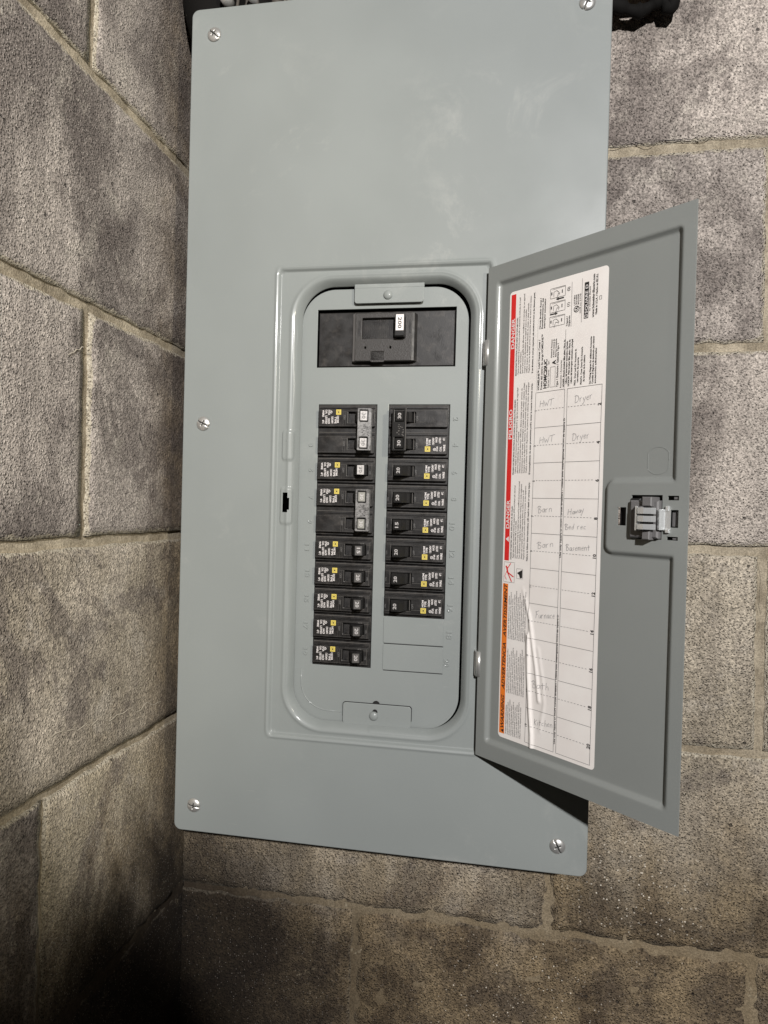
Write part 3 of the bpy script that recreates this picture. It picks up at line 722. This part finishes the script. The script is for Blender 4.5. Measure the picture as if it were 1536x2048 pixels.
    for r in range(11):
        v = VT+(VB-VT)*r/10
        for a, c in ((gl, m0), (m1, gr)): b.ribbon([(a(v), v), (c(v)+.0001, v)], 0.00024, N2, 'ink', wr, .002)
        if r < 10:
            vd = v+(VB-VT)/20
            for a, c, o in ((gl, m0, 0), (m1, gr, 1)):
                x0, x1 = a(vd)+(.0030 if not o else .0008), c(vd)-(.0032 if o else .0005); q = x0
                while q < x1-.001: b.ribbon([(q, vd), (q+.0016, vd)], 0.0003, N2, 'ink', wr, .001); q += .0031
            s1, s2 = str(2*r+1), str(2*r+2)
            T(s1, gl(vd)+.0017, vd+.0008*len(s1)+.0004, 0.0023, 'ink', None, .02)
            T(s2, gr(vd)-.0004, vd+.0011*len(s2)+.0004, 0.0030, 'ink', None, .04)
    for (vb, vt) in ((0.535, 0.418), (0.692, 0.583)):
        T('Use only Square D HOM Circuit Breakers / Utilice solo interruptores HOM de Square D', 0.0868-(vb-.3935)*.004+.0004, vb, 0.0015, 'ink', vt, .04)
    # text beside the directory
    T('HOMELINE™ Load Center Cover /', 0.0590, 0.3915, 0.0020, 'ink', 0.3480, .03)
    T('Frente del centro de carga HOMELINE™', 0.0622, 0.3915, 0.0020, 'ink', 0.3440, .02)
    T('HOMC20UC', 0.0668, 0.3910, 0.0034, 'ink', 0.3660, .05)
    T('Series / Serie', 0.0693, 0.3908, 0.0017, 'ink', 0.3755); T('S01', 0.0693, 0.3710, 0.0018)
    box_line(0.0705, 0.0755, 0.3735, 0.3905, 0.00022, 'ink')
    T('A', 0.0757, 0.3715, 0.0036, 'ink', None, .06)
    for i, s in enumerate(('Neutral Factory', 'A tierra neutral de', 'fabrica instalada')): T(s, 0.0718+i*.0022, 0.3655, 0.0015, 'ink', 0.3500, .02)
    T('Type 1 Enclosure / Gabinete Tipo 1', 0.0786, 0.3912, 0.0021, 'ink', 0.3545, .02)
    T('Accessories / Accesorios', 0.0822, 0.3925, 0.0018, 'ink', 0.3690)
    L = ['HOMFP  Branch breaker filler plate / Placa de', 'relleno del interruptor automatico derivado', 'HOMCFP  Main breaker filler plate / Placa de', 'relleno del interruptor automatico principal', 'PKDL  Door Lock Kit / Accesorio de', 'cerradura de puerta', 'PK5GTA  Cover Screw Kit / Accesorio', 'de tornillos de la cubierta']
    for i, s in enumerate(L): T(s, 0.0850+i*.0025+(i > 3)*.0012+(i > 5)*.001, 0.3918-(i % 2)*.002, 0.0017, 'ink', 0.3918-.0395*len(s)/45-.006*(i == 5), .03)
    for i, s in enumerate(('See Wiring Diagram for additional Accessories', 'Consulte el diagrama de alambrado para obtener', 'accesorios adicionales')): T(s, 0.1105+i*.0024, 0.3925, 0.0016, 'ink', 0.3540+(i == 2)*.01, .03)
    b.ribbon([(0.0850, 0.3440), (0.0850, 0.3930)], .0002, N2, 'ink', wr); b.ribbon([(0.0560, 0.3300), (0.0560, 0.3925)], .0001, N2, 'print_grey', wr)
    for i, s in enumerate(('Circuit Breaker Reset /', 'Restablecimiento del', 'interruptor automatico')): T(s, 0.0590+i*.0023, 0.3390, 0.0016, 'ink', 0.3120+i*.0008, .03)
    for k, vc in enumerate((0.3350, 0.3230, 0.3110)):
        x0, x1 = 0.0683, 0.0835; box_line(x0, x1, vc-.0042, vc+.0042, .00028, 'ink')
        b.ribbon([(x0+.002, vc-.0032), (x1, vc-.0036)], .00018, N2, 'ink', wr)
        b.ribbon([(x0+.0035, vc+.003), (x0+.0035, vc-.001), (x0+.0065, vc-.0018), (x0+.0095, vc+.001), (x0+.0085, vc+.003)], .0003, N2, 'ink', wr, .001)
        b.ribbon([(x0+.0045+.001*k, vc+.0055), (x0+.0060+.001*k, vc+.001), (x0+.009, vc+.0015)], .00035, N2, 'ink', wr, .001)
        b.rect(x0+.0008, x0+.0018, vc-.0012, vc+.0012, N2, 'ink', 1, 1, wr); b.rect(x1-.0035, x1-.0027, vc-.0014, vc+.0014, N2, 'ink', 1, 1, wr)
    def arrow(ua, ub, v):
        d = 1 if ub > ua else -1; b.ribbon([(ua, v), (ub-d*.002, v)], .0011, N2, 'ink', wr)
        b.add([(ub, v, N2), (ub-d*.0028, v-.0013, N2), (ub-d*.0028, v+.0013, N2)], [(0, 1, 2)], 'ink', False, wr)
    arrow(0.0683, 0.0765, 0.3286); arrow(0.0822, 0.0742, 0.3166)
    T('(1)', 0.0878, 0.3255, 0.0024, 'ink', None, .02); T('(2)', 0.0878, 0.3125, 0.0024, 'ink', None, .02)
    T('Tripped /', 0.0866, 0.3415, 0.0016, 'ink', None, .02); T('Disparado', 0.0888, 0.3420, 0.0016, 'ink', None, .02)
    b.ribbon([(0.0900, 0.3055), (0.0900, 0.3425)], .0002, N2, 'ink', wr); b.ribbon([(0.1000, 0.3050), (0.1000, 0.3410)], .0002, N2, 'ink', wr)
    cc = [(0.0950+.0024*math.cos(a), 0.3290+.0024*math.sin(a)) for a in [2*math.pi*i/20 for i in range(21)]]
    b.ribbon(cc, .0006, N2, 'ink', wr, .001); T('UL', 0.0959, 0.3305, 0.0021, 'ink', None, .05)
    for i, s in enumerate(('LISTED', 'CIRCUIT BREAKER', 'ENCLOSURE')): T(s, 0.0935+i*.0019, 0.3255, 0.0013, 'ink', 0.3170, .02)
    T('ISSUE No. E-9148', 0.0992, 0.3330, 0.0012, 'ink', 0.3170)
    b.rect(0.1022, 0.1063, 0.3090, 0.3385, N1, 'ink', 1, 8, wr)
    T('SQUARE D', 0.1056, 0.3345, 0.0026, 'print', 0.3110, .02); b.rect(0.1028, 0.1058, 0.3355, 0.3378, N2, 'print', 1, 1, wr); b.rect(0.1034, 0.1052, 0.3360, 0.3373, N2+.0001, 'ink', 1, 1, wr)
    T('by Schneider Electric', 0.1082, 0.3330, 0.0016, 'ink', 0.3130)
    T('www.Schneider-Electric.com', 0.1118, 0.3390, 0.0020, 'ink', 0.3040, .04)
    T('Made in U.S.A. / Hecho en EE.UU.', 0.1147, 0.3370, 0.0018, 'ink', 0.3045, .03)
    box_line(0.1165, 0.1185, 0.3230, 0.3258, .0003, 'ink')
    # handwriting: single-stroke letters in a unit box (x right, y up)
    F = {'H': [[(0, 0), (.05, 1)], [(.55, 0), (.6, 1)], [(0, .5), (.6, .55)]], 'W': [[(0, .75), (.15, 0), (.35, .55), (.55, 0), (.75, .85)]], 'T': [[(-.15, .9), (.75, 1.05)], [(.3, .97), (.25, 0)]],
         'D': [[(.1, 1), (.05, 0), (.4, .05), (.62, .4), (.5, .85), (.1, 1), (-.08, .9)]], 'r': [[(.05, .55), (.1, 0)], [(.08, .35), (.3, .58)]], 'y': [[(.05, .5), (.2, .1)], [(.45, .6), (.1, -.45), (-.05, -.3)]],
         'e': [[(.05, .3), (.4, .35), (.28, .58), (.08, .4), (.12, .05), (.42, .1)]], 'B': [[(.1, .95), (.12, 0)], [(-.12, .75), (.1, 1), (.45, .85), (.15, .55), (.55, .35), (.4, .02), (.12, 0)]],
         'a': [[(.4, .5), (.15, .5), (.08, .12), (.3, .05), (.42, .5), (.45, 0)]], 'n': [[(.05, .5), (.08, 0)], [(.08, .35), (.25, .55), (.38, .4), (.42, 0)]], 'l': [[(.15, 1), (.12, 0)]],
         'w': [[(0, .5), (.12, .02), (.25, .4), (.38, .02), (.5, .55)]], 'd': [[(.35, .45), (.1, .4), (.1, .05), (.35, .1), (.42, 1)]], 'o': [[(.22, .52), (.05, .3), (.15, .03), (.38, .2), (.22, .52)]],
         'c': [[(.4, .5), (.12, .42), (.1, .08), (.4, .05)]], 's': [[(.38, .55), (.12, .45), (.35, .2), (.08, .02)]], 'm': [[(.03, .5), (.05, 0)], [(.05, .4), (.18, .52), (.25, 0)], [(.25, .38), (.4, .52), (.48, 0)]],
         't': [[(.22, .85), (.25, 0)], [(.02, .5), (.45, .55)]], 'F': [[(.15, 1), (.1, 0)], [(-.1, .9), (.6, 1.1)], [(.12, .55), (.45, .6)]], 'u': [[(.05, .5), (.1, .05), (.35, .1), (.42, .52), (.45, .02)]],
         'K': [[(.08, 1), (.1, 0)], [(.5, .9), (.1, .45), (.5, 0)]], 'i': [[(.15, .5), (.18, 0)], [(.16, .75), (.2, .8)]], 'h': [[(.1, 1), (.1, 0)], [(.1, .35), (.28, .5), (.38, .35), (.4, 0)]], ' ': []}
    adv = {'H': .78, 'W': .92, 'T': .8, 'D': .75, 'F': .6, 'm': .62, ' ': .5, 'K': .6, 'B': .62, 'w': .62, 'l': .28, 'i': .32}
    rg = random.Random(3)
    def hand(s, p, q, h):
        tot = sum(adv.get(c, .52) for c in s); d = Vector((q[0]-p[0], q[1]-p[1])); sx = d.length/tot; d.normalize(); x = 0
        for c in s:
            oy = rg.uniform(-.04, .04)*h
            for st in F[c]:
                pts = [(p[0]+d.x*(x+a*sx)+.12*y_*h*.5, p[1]+d.y*(x+a*sx)-y_*h-oy) for a, y_ in st]
                b.ribbon(pts, 0.00032, N2, 'pencil', wr, .001)
            x += adv.get(c, .52)*sx
    hand('HWT', (0.0605, 0.4064), (0.0752, 0.4060), .0055); hand('Dryer', (0.0959, 0.4065), (0.1130, 0.4044), .0060)
    hand('HWT', (0.0612, 0.4380), (0.0770, 0.4371), .0055); hand('Dryer', (0.0945, 0.4376), (0.1112, 0.4360), .0060)
    hand('Barn', (0.0614, 0.4984), (0.0765, 0.4967), .0062); hand('Haway', (0.0923, 0.4992), (0.1078, 0.4962), .0050)
    hand('Bed rec', (0.0897, 0.5112), (0.1105, 0.5102), .0050); hand('Barn', (0.0619, 0.5292), (0.0790, 0.5263), .0060)
    hand('Basement', (0.0913, 0.5288), (0.1146, 0.5270), .0055); hand('Furnace', (0.0620, 0.5893), (0.0826, 0.5868), .0060)
    hand('Bath', (0.0604, 0.6502), (0.0788, 0.6485), .0065); hand('Kitchen', (0.0636, 0.6816), (0.0833, 0.6788), .0055)
    o = b.build('directory_label', dr, recalc=False)
    return o
label()
# ------------------------------------------------------------------ breakers
BN = -0.0135     # shoulder level
def at(u, v, n=0): return MW @ Matrix.Translation(Vector(P3(u, v, n)))
def print_block(b, side, v0, n, wide=True):
    if side == 'L':
        b.rect(0.0196, 0.0246, v0+.0058, v0+.0108, n, 'yellow'); b.ribbon([(.0206, v0+.0068), (.0236, v0+.0068), (.0236, v0+.0098), (.0206, v0+.0098), (.0206, v0+.0068)], .0003, n+.00008, 'ink'); b.rect(.0214, .0228, v0+.0076, v0+.0090, n+.00008, 'ink')
        rows = [('HOM', .0208, .0120, .0188), ('TYPE', .0184, .0128, .0196), ('120/240V', .0152, .0126, .0196), ('HACR', .0118, .0146, .0200), ('10 kA', .0118, .0062, .0112), ('LISTED', .0090, .0118, .0200), ('CU/AL', .0090, .0060, .0100), ('40°C', .0058, .0160, .0196), ('WIRE', .0058, .0062, .0130)]
        for s, u, a, c in rows: b.text(s, u-.0003, v0+a, n, 0.0020, 'print', rot=-1, width=c-a, bold=.03)
        cx, cy = .0142, .0082
    else:
        b.rect(0.0372, 0.0424, v0+.0152, v0+.0202, n, 'yellow'); b.ribbon([(.0382, v0+.0162), (.0414, v0+.0162), (.0414, v0+.0192), (.0382, v0+.0192), (.0382, v0+.0162)], .0003, n+.00008, 'ink'); b.rect(.0391, .0406, v0+.0170, v0+.0184, n+.00008, 'ink')
        rows = [('HOM', .0398, .0142, .0075), ('TYPE', .0424, .0142, .0085), ('120/240V', .0458, .0136, .0066), ('HACR', .0488, .0112, .0060), ('10 kA', .0496, .0196, .0150), ('LISTED', .0522, .0120, .0066), ('CU/AL', .0530, .0198, .0152), ('40°C', .0560, .0094, .0066), ('WIRE', .0566, .0198, .0134)]
        for s, u, a, c in rows: b.text(s, u+.0003, v0+a, n, 0.0020, 'print', rot=1, width=a-c, bold=.03)
        cx, cy = .0466, .0180
    b.ribbon([(cx+.0012*math.cos(a), v0+cy+.0012*math.sin(a)) for a in [2*math.pi*i/12 for i in range(13)]], .0004, n, 'print', None, .001)
    b.ribbon([(cx-.0006, v0+cy+.0006), (cx+.0006, v0+cy-.0006)], .0004, n, 'print')
def breaker(side, row, poles, num, label_, hm, tie=None, prow=0, extra=False):
    C = LC if side == 'L' else RC
    root = empty('circuit_breaker', at(C[0], C[2]+PITCH*row, BN), label_, 'circuit breaker', 'circuit breakers in two columns on the deadfront')
    H = PITCH*poles; Wd = C[1]-C[0]; FN = 0.0046
    b = MB(); rr = MB()
    b.box(0.0004, Wd-.0004, 0.0004, H-.0005, -0.035, 0, 'plastic', 0.0004)
    for p in range(poles):
        v0 = p*PITCH
        hu = (0.0318, 0.0530) if side == 'L' else (0.0068, 0.0276)
        f0, f1 = v0+.0052, v0+.0226
        b.plate(rrect(.0014, Wd-.0014, f0, f1, .0008, 2), [rrect(hu[0], hu[1], v0+.0080, v0+.0190, .0004, 1)], -0.0002, FN, 'plastic', 0.0004)
        # raised lines, steps and tiny embossing
        b.box(.0016, Wd-.0016, v0+.0016, v0+.0020, 0, 0.0008, 'edge', .0001)
        b.box(.0016, Wd-.0016, v0+.0038, v0+.0041, 0, 0.0012, 'plastic', .0001)
        L = [(.0016, Wd-.0016, f0+.0013, f0+.0014), (.0016, Wd-.0016, f1-.0011, f1-.0010), (hu[0]-.0006, hu[0]-.0004, v0+.0078, v0+.0192), (hu[0]-.0006, hu[1], v0+.0190, v0+.0192)]
        if side == 'L': L += [(.0252, .0318, v0+.0078, v0+.0080), (.0530, Wd-.0016, v0+.0080, v0+.0082), (.0268, .0269, v0+.008, f1-.001), (.0290, .0291, v0+.008, f1-.001), (Wd-.0034, Wd-.0032, f0+.0008, f1-.0006)]
        else: L += [(.0276, .0368, v0+.0176, v0+.0178), (.0366, .0367, f0+.0015, v0+.0176), (.0016, .0060, v0+.0190, v0+.0192), (.0058, .0059, f0+.001, v0+.019), (Wd-.0030, Wd-.0028, f0+.0008, f1-.0006)]
        for l in L: b.box(l[0], l[1], l[2], l[3], FN-.0002, FN+.00016, 'edge', .00005)
        b.text('ON', (.0545 if side == 'L' else .0030), v0+(.0135 if side == 'L' else .0165), FN+.0001, .0016, 'print_grey', rot=(-1 if side == 'L' else 1))
        b.text('OFF', (.0272 if side == 'L' else .0300), v0+(.011 if side == 'L' else .0165), FN+.0001, .0020, 'print_grey', rot=(-1 if side == 'L' else 1))
        if side == 'L': b.text('14 18', .0470, v0+.0075, FN+.0001, .0012, 'print_grey', rot=0)
    b.build('body', root)
    b = MB(); print_block(b, side, prow*PITCH, FN+.0003)
    pb = b.build('rating_print', root, recalc=False)
    for p in range(poles):
        v0 = p*PITCH; b = MB(); off = .0018 if (poles == 2 and side == 'L') else 0
        if side == 'L':
            pr = [(.0385, .000), (.0400, .008), (.0445+off, .0168), (.0518+off, .0156), (.0526+off, .004), (.0520, .000)]
            a, c = pr[2], pr[3]; rot = -1
        else:
            pr = [(.0070, .000), (.0074, .004), (.0098, .0160), (.0172, .0168), (.0215, .0095), (.0240, .0070), (.0250, .000)]
            a, c = pr[2], pr[3]; rot = 1
        b.prism(pr, v0+.0083, v0+.0182, 'handle', .0004)
        w = .0008
        um = (a[0]+c[0])/2; sl = (c[1]-a[1])/(c[0]-a[0])
        def fn(q): return (q[0], q[1], a[1]+(q[0]-a[0])*sl+q[2])
        b.add([(a[0]+.0005, v0+.0088, .00012), (c[0]-.0005, v0+.0088, .00012), (c[0]-.0005, v0+.0177, .00012), (a[0]+.0005, v0+.0177, .00012)], [(0, 1, 2, 3)], hm, False, fn)
        if side == 'R': b.box(.0258, .0262, v0+.0083, v0+.0182, .001, .0040, 'edge', .0001)
        k = 'print_dim' if hm != 'handle_lit' else 'tie_grey'
        if rot == -1: b.text(str(num), um-.0015, v0+.0104, .00026, .0033, k, rot=-1, width=.0056, bold=.03, fn=fn)
        else: b.text(str(num), um+.0015, v0+.0160, .00026, .0033, k, rot=1, width=.0056, bold=.03, fn=fn)
        b.build('handle', root)
    if tie:
        b = MB(); u0, u1 = ((.0440, .0572) if side == 'L' else (.0068, .0200)); hu = ((.0458, .0542) if side == 'L' else (.0090, .0180))
        mk = 'tie_grey' if tie == 'grey' else 'handle'
        sl = -.16 if side == 'L' else .06
        def fn2(q): return (q[0], q[1], q[2]+(q[0]-u0)*sl)
        b.plate(rrect(u0, u1, .0058, PITCH+.0205, .0008, 2), [rrect(hu[0], hu[1], .0074, .0190, .0005, 1), rrect(hu[0], hu[1], PITCH+.0074, PITCH+.0190, .0005, 1)], .0130, .0172, mk, .0004, fn2)
        rg = random.Random(row)
        for i in range(16):
            x = rg.uniform(u0+.0015, u1-.002); y = rg.uniform(.0205, PITCH+.0060)
            b.add([(x, y, .01735), (x+.0012, y+.0002, .01735), (x+.0011, y+.0007, .01735), (x-.0001, y+.0006, .01735)], [(0, 1, 2, 3)], 'ink' if tie == 'grey' else 'edge', False, fn2)
        if tie != 'grey':
            b.box(u1-.0004, u1, .0062, PITCH+.0200, .0176, .0181, 'edge', .0001)  # pale strip painted as the highlight on the black tie's edge
        b.build('handle_tie', root)
    return root
breaker('L', 0, 2, 30, 'double breaker with handle tie painted grey with sheen, topmost in left column under the main breaker', 'handle_lit', 'grey')
breaker('L', 2, 1, 30, 'single breaker with toggle face whitened by painted glare, between the two sheen-grey handle ties', 'handle_lit')
breaker('L', 3, 2, 30, 'double breaker with handle tie painted grey with sheen, lower of the two in the left column', 'handle_grey', 'grey')
breaker('L', 5, 1, 15, 'black breaker marked 15, just below the lower sheen-grey handle tie in left column', 'handle_mid')
breaker('L', 6, 1, 20, 'black breaker marked 20, beside the embossed number thirteen in left column', 'handle_mid')
breaker('L', 7, 1, 20, 'black breaker marked 20, beside the embossed number fifteen in left column', 'handle_mid')
breaker('L', 8, 1, 20, 'black breaker marked 20, second from the bottom of the left column', 'handle_mid')
breaker('L', 9, 1, 20, 'black breaker marked 20, bottom of the left column', 'handle_mid')
breaker('R', 0, 2, 30, 'double breaker with black handle tie marked 30, topmost in right column', 'handle', 'black', prow=1)
breaker('R', 2, 1, 20, 'black breaker marked 20, beside the embossed number six under the black handle tie', 'handle')
breaker('R', 3, 1, 20, 'black breaker marked 20, beside the embossed number eight in right column', 'handle')
breaker('R', 4, 1, 15, 'black breaker marked 15, beside the embossed number ten in right column', 'handle')
breaker('R', 5, 1, 20, 'black dusty breaker marked 20, beside the embossed number twelve in right column', 'handle')
breaker('R', 6, 1, 20, 'black breaker marked 20, beside the embossed number fourteen in right column', 'handle')
breaker('R', 7, 1, 20, 'black breaker marked 20, beside the embossed number sixteen just above the blank plates', 'handle')
# main breaker
mu = lambda x: (x-636)/2045.0; mv = lambda y: (y-618)/2045.0
root = empty('main_breaker', at(MO[0], MO[2], -0.0165), 'large black main breaker with white 200 on its toggle, at top of panel', 'main breaker')
b = MB(); Wm, Hm = MO[1]-MO[0], MO[3]-MO[2]
b.box(0.0009, Wm-.0012, 0.0024, Hm-.0009, -0.03, 0.0, 'plastic', 0.0008)
b.build('body', root)
b = MB(); u0, u1, v0, v1 = mu(713), mu(836)+.0015, mv(630), mv(724)
win = rrect(mu(730)+.001, mu(817)+.0012, mv(640), mv(681), .0005, 1)
nt = rrect(mu(752), mu(777), mv(707), mv(726.5), .0004, 1)
b.plate(rrect(u0+.0022, u1-.003, v0, v1+.0008, .0008, 2), [win, nt]+[[(mu(x)+.0009*math.cos(a), mv(y)+.0012*math.sin(a)) for a in [2*math.pi*i/10 for i in range(10)]] for x, y in ((739, 699), (790, 699))], 0.0, 0.0085, 'plastic_soft', 0.0006)
b.prism([(u0-.0012, 0), (u0-.0006, .0050), (u0+.0022, .0082), (u0+.0024, 0)], v0, v1+.0006, 'bevel_grey', .0002)
b.prism([(u1-.0034, 0), (u1-.0034, .0080), (u1-.0008, .0070), (u1+.0012, 0)], v0, v1+.0006, 'plastic', .0003)
b.box(mu(756), mu(770), mv(709), mv(726), 0, .0066, 'plastic_soft', .0004); b.box(mu(772), mu(774), mv(708), mv(726), 0, .0075, 'edge', .0002)
b.text('ON/MARCHE', mu(824)+.0014, mv(647), .0087, .0022, 'plastic_dark', rot=-1, width=.012, bold=.04); b.text('OFF/ARRET', mu(722)+.0010, mv(645), .0087, .0022, 'plastic_dark', rot=-1, width=.015, bold=.04)
b.build('face_plate', root)
b = MB(); b.box(mu(730)+.001, mu(800), mv(640), mv(681), 0, .0040, 'plastic', .0003)
for i in range(16):
    x = mu(732)+.001+i*.00195; b.box(x, x+.0010, mv(641), mv(680.5), .004, .0045, 'plastic', .0002)
b.build('slide_cover', root)
b = MB(); b.box(mu(796)+.0022, mu(817)+.0014, mv(637), mv(681), .002, .0165, 'handle', .0008)
b.box(mu(798)+.0024, mu(815.5)+.0016, mv(638.5), mv(670), .0165, .0168, 'print', .0001)
b.text('200', mu(803)+.0022, mv(644), .0170, .0036, 'ink', rot=-1, width=.0108, bold=.02)
b.build('handle', root)
# ------------------------------------------------------------------ cables and fittings at the top
def cable(name, pts, r, k, label_, cat='cable', group=None, seg=14):
    b = MB(); q = []
    P = [Vector(p) for p in pts]
    for i in range(len(P)-1):   # catmull-rom
        a, b0, c, d = P[max(0, i-1)], P[i], P[i+1], P[min(len(P)-1, i+2)]
        for s in range(8):
            t = s/8; q.append(0.5*((2*b0)+(c-a)*t+(2*a-5*b0+4*c-d)*t*t+(3*b0-a-3*c+d)*t**3))
    q.append(P[-1]); b.tube(q, r, k, seg, raw=True); o = b.build(name); tag(o, label_, cat, group); return o
cable('dark_fill_cable', [(0.095, -0.045, 0.07), (0.056, -0.045, 0.118), (0.036, -0.045, 0.150), (0.026, -0.042, 0.24), (0.02, -0.04, 0.45)], 0.029, 'rubber', 'fattest black cable added in place of shade, dropping behind the left top corner of the panel')  # black cables added to fill the shaded area above the panel
cable('dark_fill_cable', [(0.085, -0.040, 0.10), (0.083, -0.040, 0.20), (0.080, -0.036, 0.45)], 0.020, 'rubber', 'thinner black cable added in place of shade, just right of the fattest one above the panel')
cable('thin_wire', [(0.070, -0.072, 0.12), (0.075, -0.070, 0.150), (0.062, -0.066, 0.19), (0.05, -0.06, 0.4)], 0.0016, 'cable_grey', 'thin tangled grey wire crossing the black cables above the panel', seg=8)
cable('thin_wire', [(0.098, -0.074, 0.12), (0.088, -0.070, 0.148), (0.100, -0.066, 0.20), (0.09, -0.06, 0.4)], 0.0020, 'rubber', 'thin black wire bent beside the dusty grey cable above the panel', seg=8)
o = cable('house_cable', [(0.112, -0.060, 0.10), (0.115, -0.058, 0.20), (0.125, -0.05, 0.45)], 0.0055, 'cable_grey', 'dusty grey cable entering the panel top beside the black cables')
cable('house_cable', [(0.148, -0.062, 0.10), (0.150, -0.060, 0.20), (0.155, -0.05, 0.45)], 0.0055, 'cable_blue', 'bright blue cable entering the top of the panel, left one of two')
cable('house_cable', [(0.172, -0.062, 0.10), (0.173, -0.058, 0.20), (0.180, -0.05, 0.45)], 0.0050, 'cable_blue', 'thin blue cable entering the top of the panel, right one of two')
cable('service_hose', [(0.24, -0.055, 0.20), (0.22, -0.05, 0.25), (0.20, -0.05, 0.45)], 0.020, 'rubber', 'black hose hanging above the middle of the panel')
b = MB()
for (x, z, r) in ((0.064, 0.147, .006), (0.092, 0.145, .0045)):
    b.tube([(x, -0.078, z), (x, -0.062, z)], r, 'zinc', 12, raw=True)
b.tube([(0.075, -0.068, 0.12), (0.083, -0.066, 0.145), (0.086, -0.066, 0.19)], .0016, 'cable_grey', 8, raw=True)
o = b.build('cable_clamp'); tag(o, 'small steel clamp screws on the black cables above the panel', 'cable clamp')
b = MB(); b.v = []
o = cable('shadow_tube', [(0.42, -0.030, 0.139), (0.455, -0.022, 0.1335), (0.478, -0.016, 0.1300), (0.497, -0.018, 0.1390), (0.512, -0.018, 0.155), (0.535, -0.03, 0.45)], [.0060+.0012*math.sin(i*.9)+.0005*math.sin(i*2.1) for i in range(64)], 'rubber', 'black tube drawn as the shadow under the wood block, beside the top right corner of the panel', 'shadow stand-in')  # black tube modelled in place of a cast shadow below the wood block
bm = bmesh.new(); bmesh.ops.create_cube(bm, size=1)
for v in bm.verts: v.co = Vector((0.455+v.co.x*0.10, -0.024+v.co.y*.043, 0.2600+v.co.z*.24))
bmesh.ops.bevel(bm, geom=bm.edges[:], offset=.003, segments=2, affect='EDGES')
bmesh.ops.subdivide_edges(bm, edges=bm.edges[:], cuts=6, use_grid_fill=True)
for v in bm.verts: v.co += Vector((mnoise.noise(v.co*60), mnoise.noise(v.co*60+Vector((3, 1, 2))), mnoise.noise(v.co*70+Vector((7, 1, 2)))))*.002
me = bpy.data.meshes.new('wood_block'); bm.to_mesh(me); bm.free(); me.materials.append(M['wood'])
o = bpy.data.objects.new('wood_block', me); COL.objects.link(o); tag(o, 'weathered wood block fixed to the wall at the top right of the panel', 'wood block')

# hairline cracks and rust left on the block faces
def wall_line(root, axis, pts, w, k, name='surface_crack'):
    bb = MB(); q = []
    for (a0, z0), (a1, z1) in zip(pts, pts[1:]):
        for i in range(8):
            t = i/8; a = a0+(a1-a0)*t; z = z0+(z1-z0)*t
            a += .0012*mnoise.noise(Vector((a*160, z*160, 1))); z += .0060*mnoise.noise(Vector((a*60, 3, 4)))+.0022*mnoise.noise(Vector((a*260, 1, 4))); q.append((a, z))
    vs = []
    for i, (a, z) in enumerate(q):
        ww = w*(.5+.9*abs(mnoise.noise(Vector((a*300, z*300, 2)))))
        for dz, n in ((-ww, .0007), (0, .0014), (ww, .0007)):
            vs.append((a, -n-.0004, z+dz) if axis == 0 else (n+.0004, -a, z+dz))
    bb.v = vs; bb.mi(k)
    for i in range(len(q)-1):
        for j in (0, 1): bb.f.append([i*3+j, i*3+j+1, i*3+j+4, i*3+j+3]); bb.m.append(0); bb.sm.append(True)
    bb.build(name, root)
BWALL = bpy.data.objects['back_wall']; LWALL = bpy.data.objects['left_wall']
wall_line(LWALL, 1, [(.245, -.560), (.205, -.567), (.175, -.571), (.13, -.575), (.108, -.578), (.085, -.580), (.060, -.583)], .0006, 'salt')
wall_line(LWALL, 1, [(.228, -.252), (.214, -.243), (.206, -.238)], .0006, 'salt')
wall_line(BWALL, 0, [(.440, .0035), (.470, .0045), (.500, .0060), (.530, .0062), (.556, .0064)], .00045, 'box_inside')
wall_line(BWALL, 0, [(.603, -.412), (.607, -.430), (.6065, -.455), (.6075, -.470)], .0004, 'box_inside')
wall_line(BWALL, 0, [(.5025, -.008), (.506, -.030), (.509, -.045)], .0005, 'salt')
SC.cycles.diffuse_bounces = 2
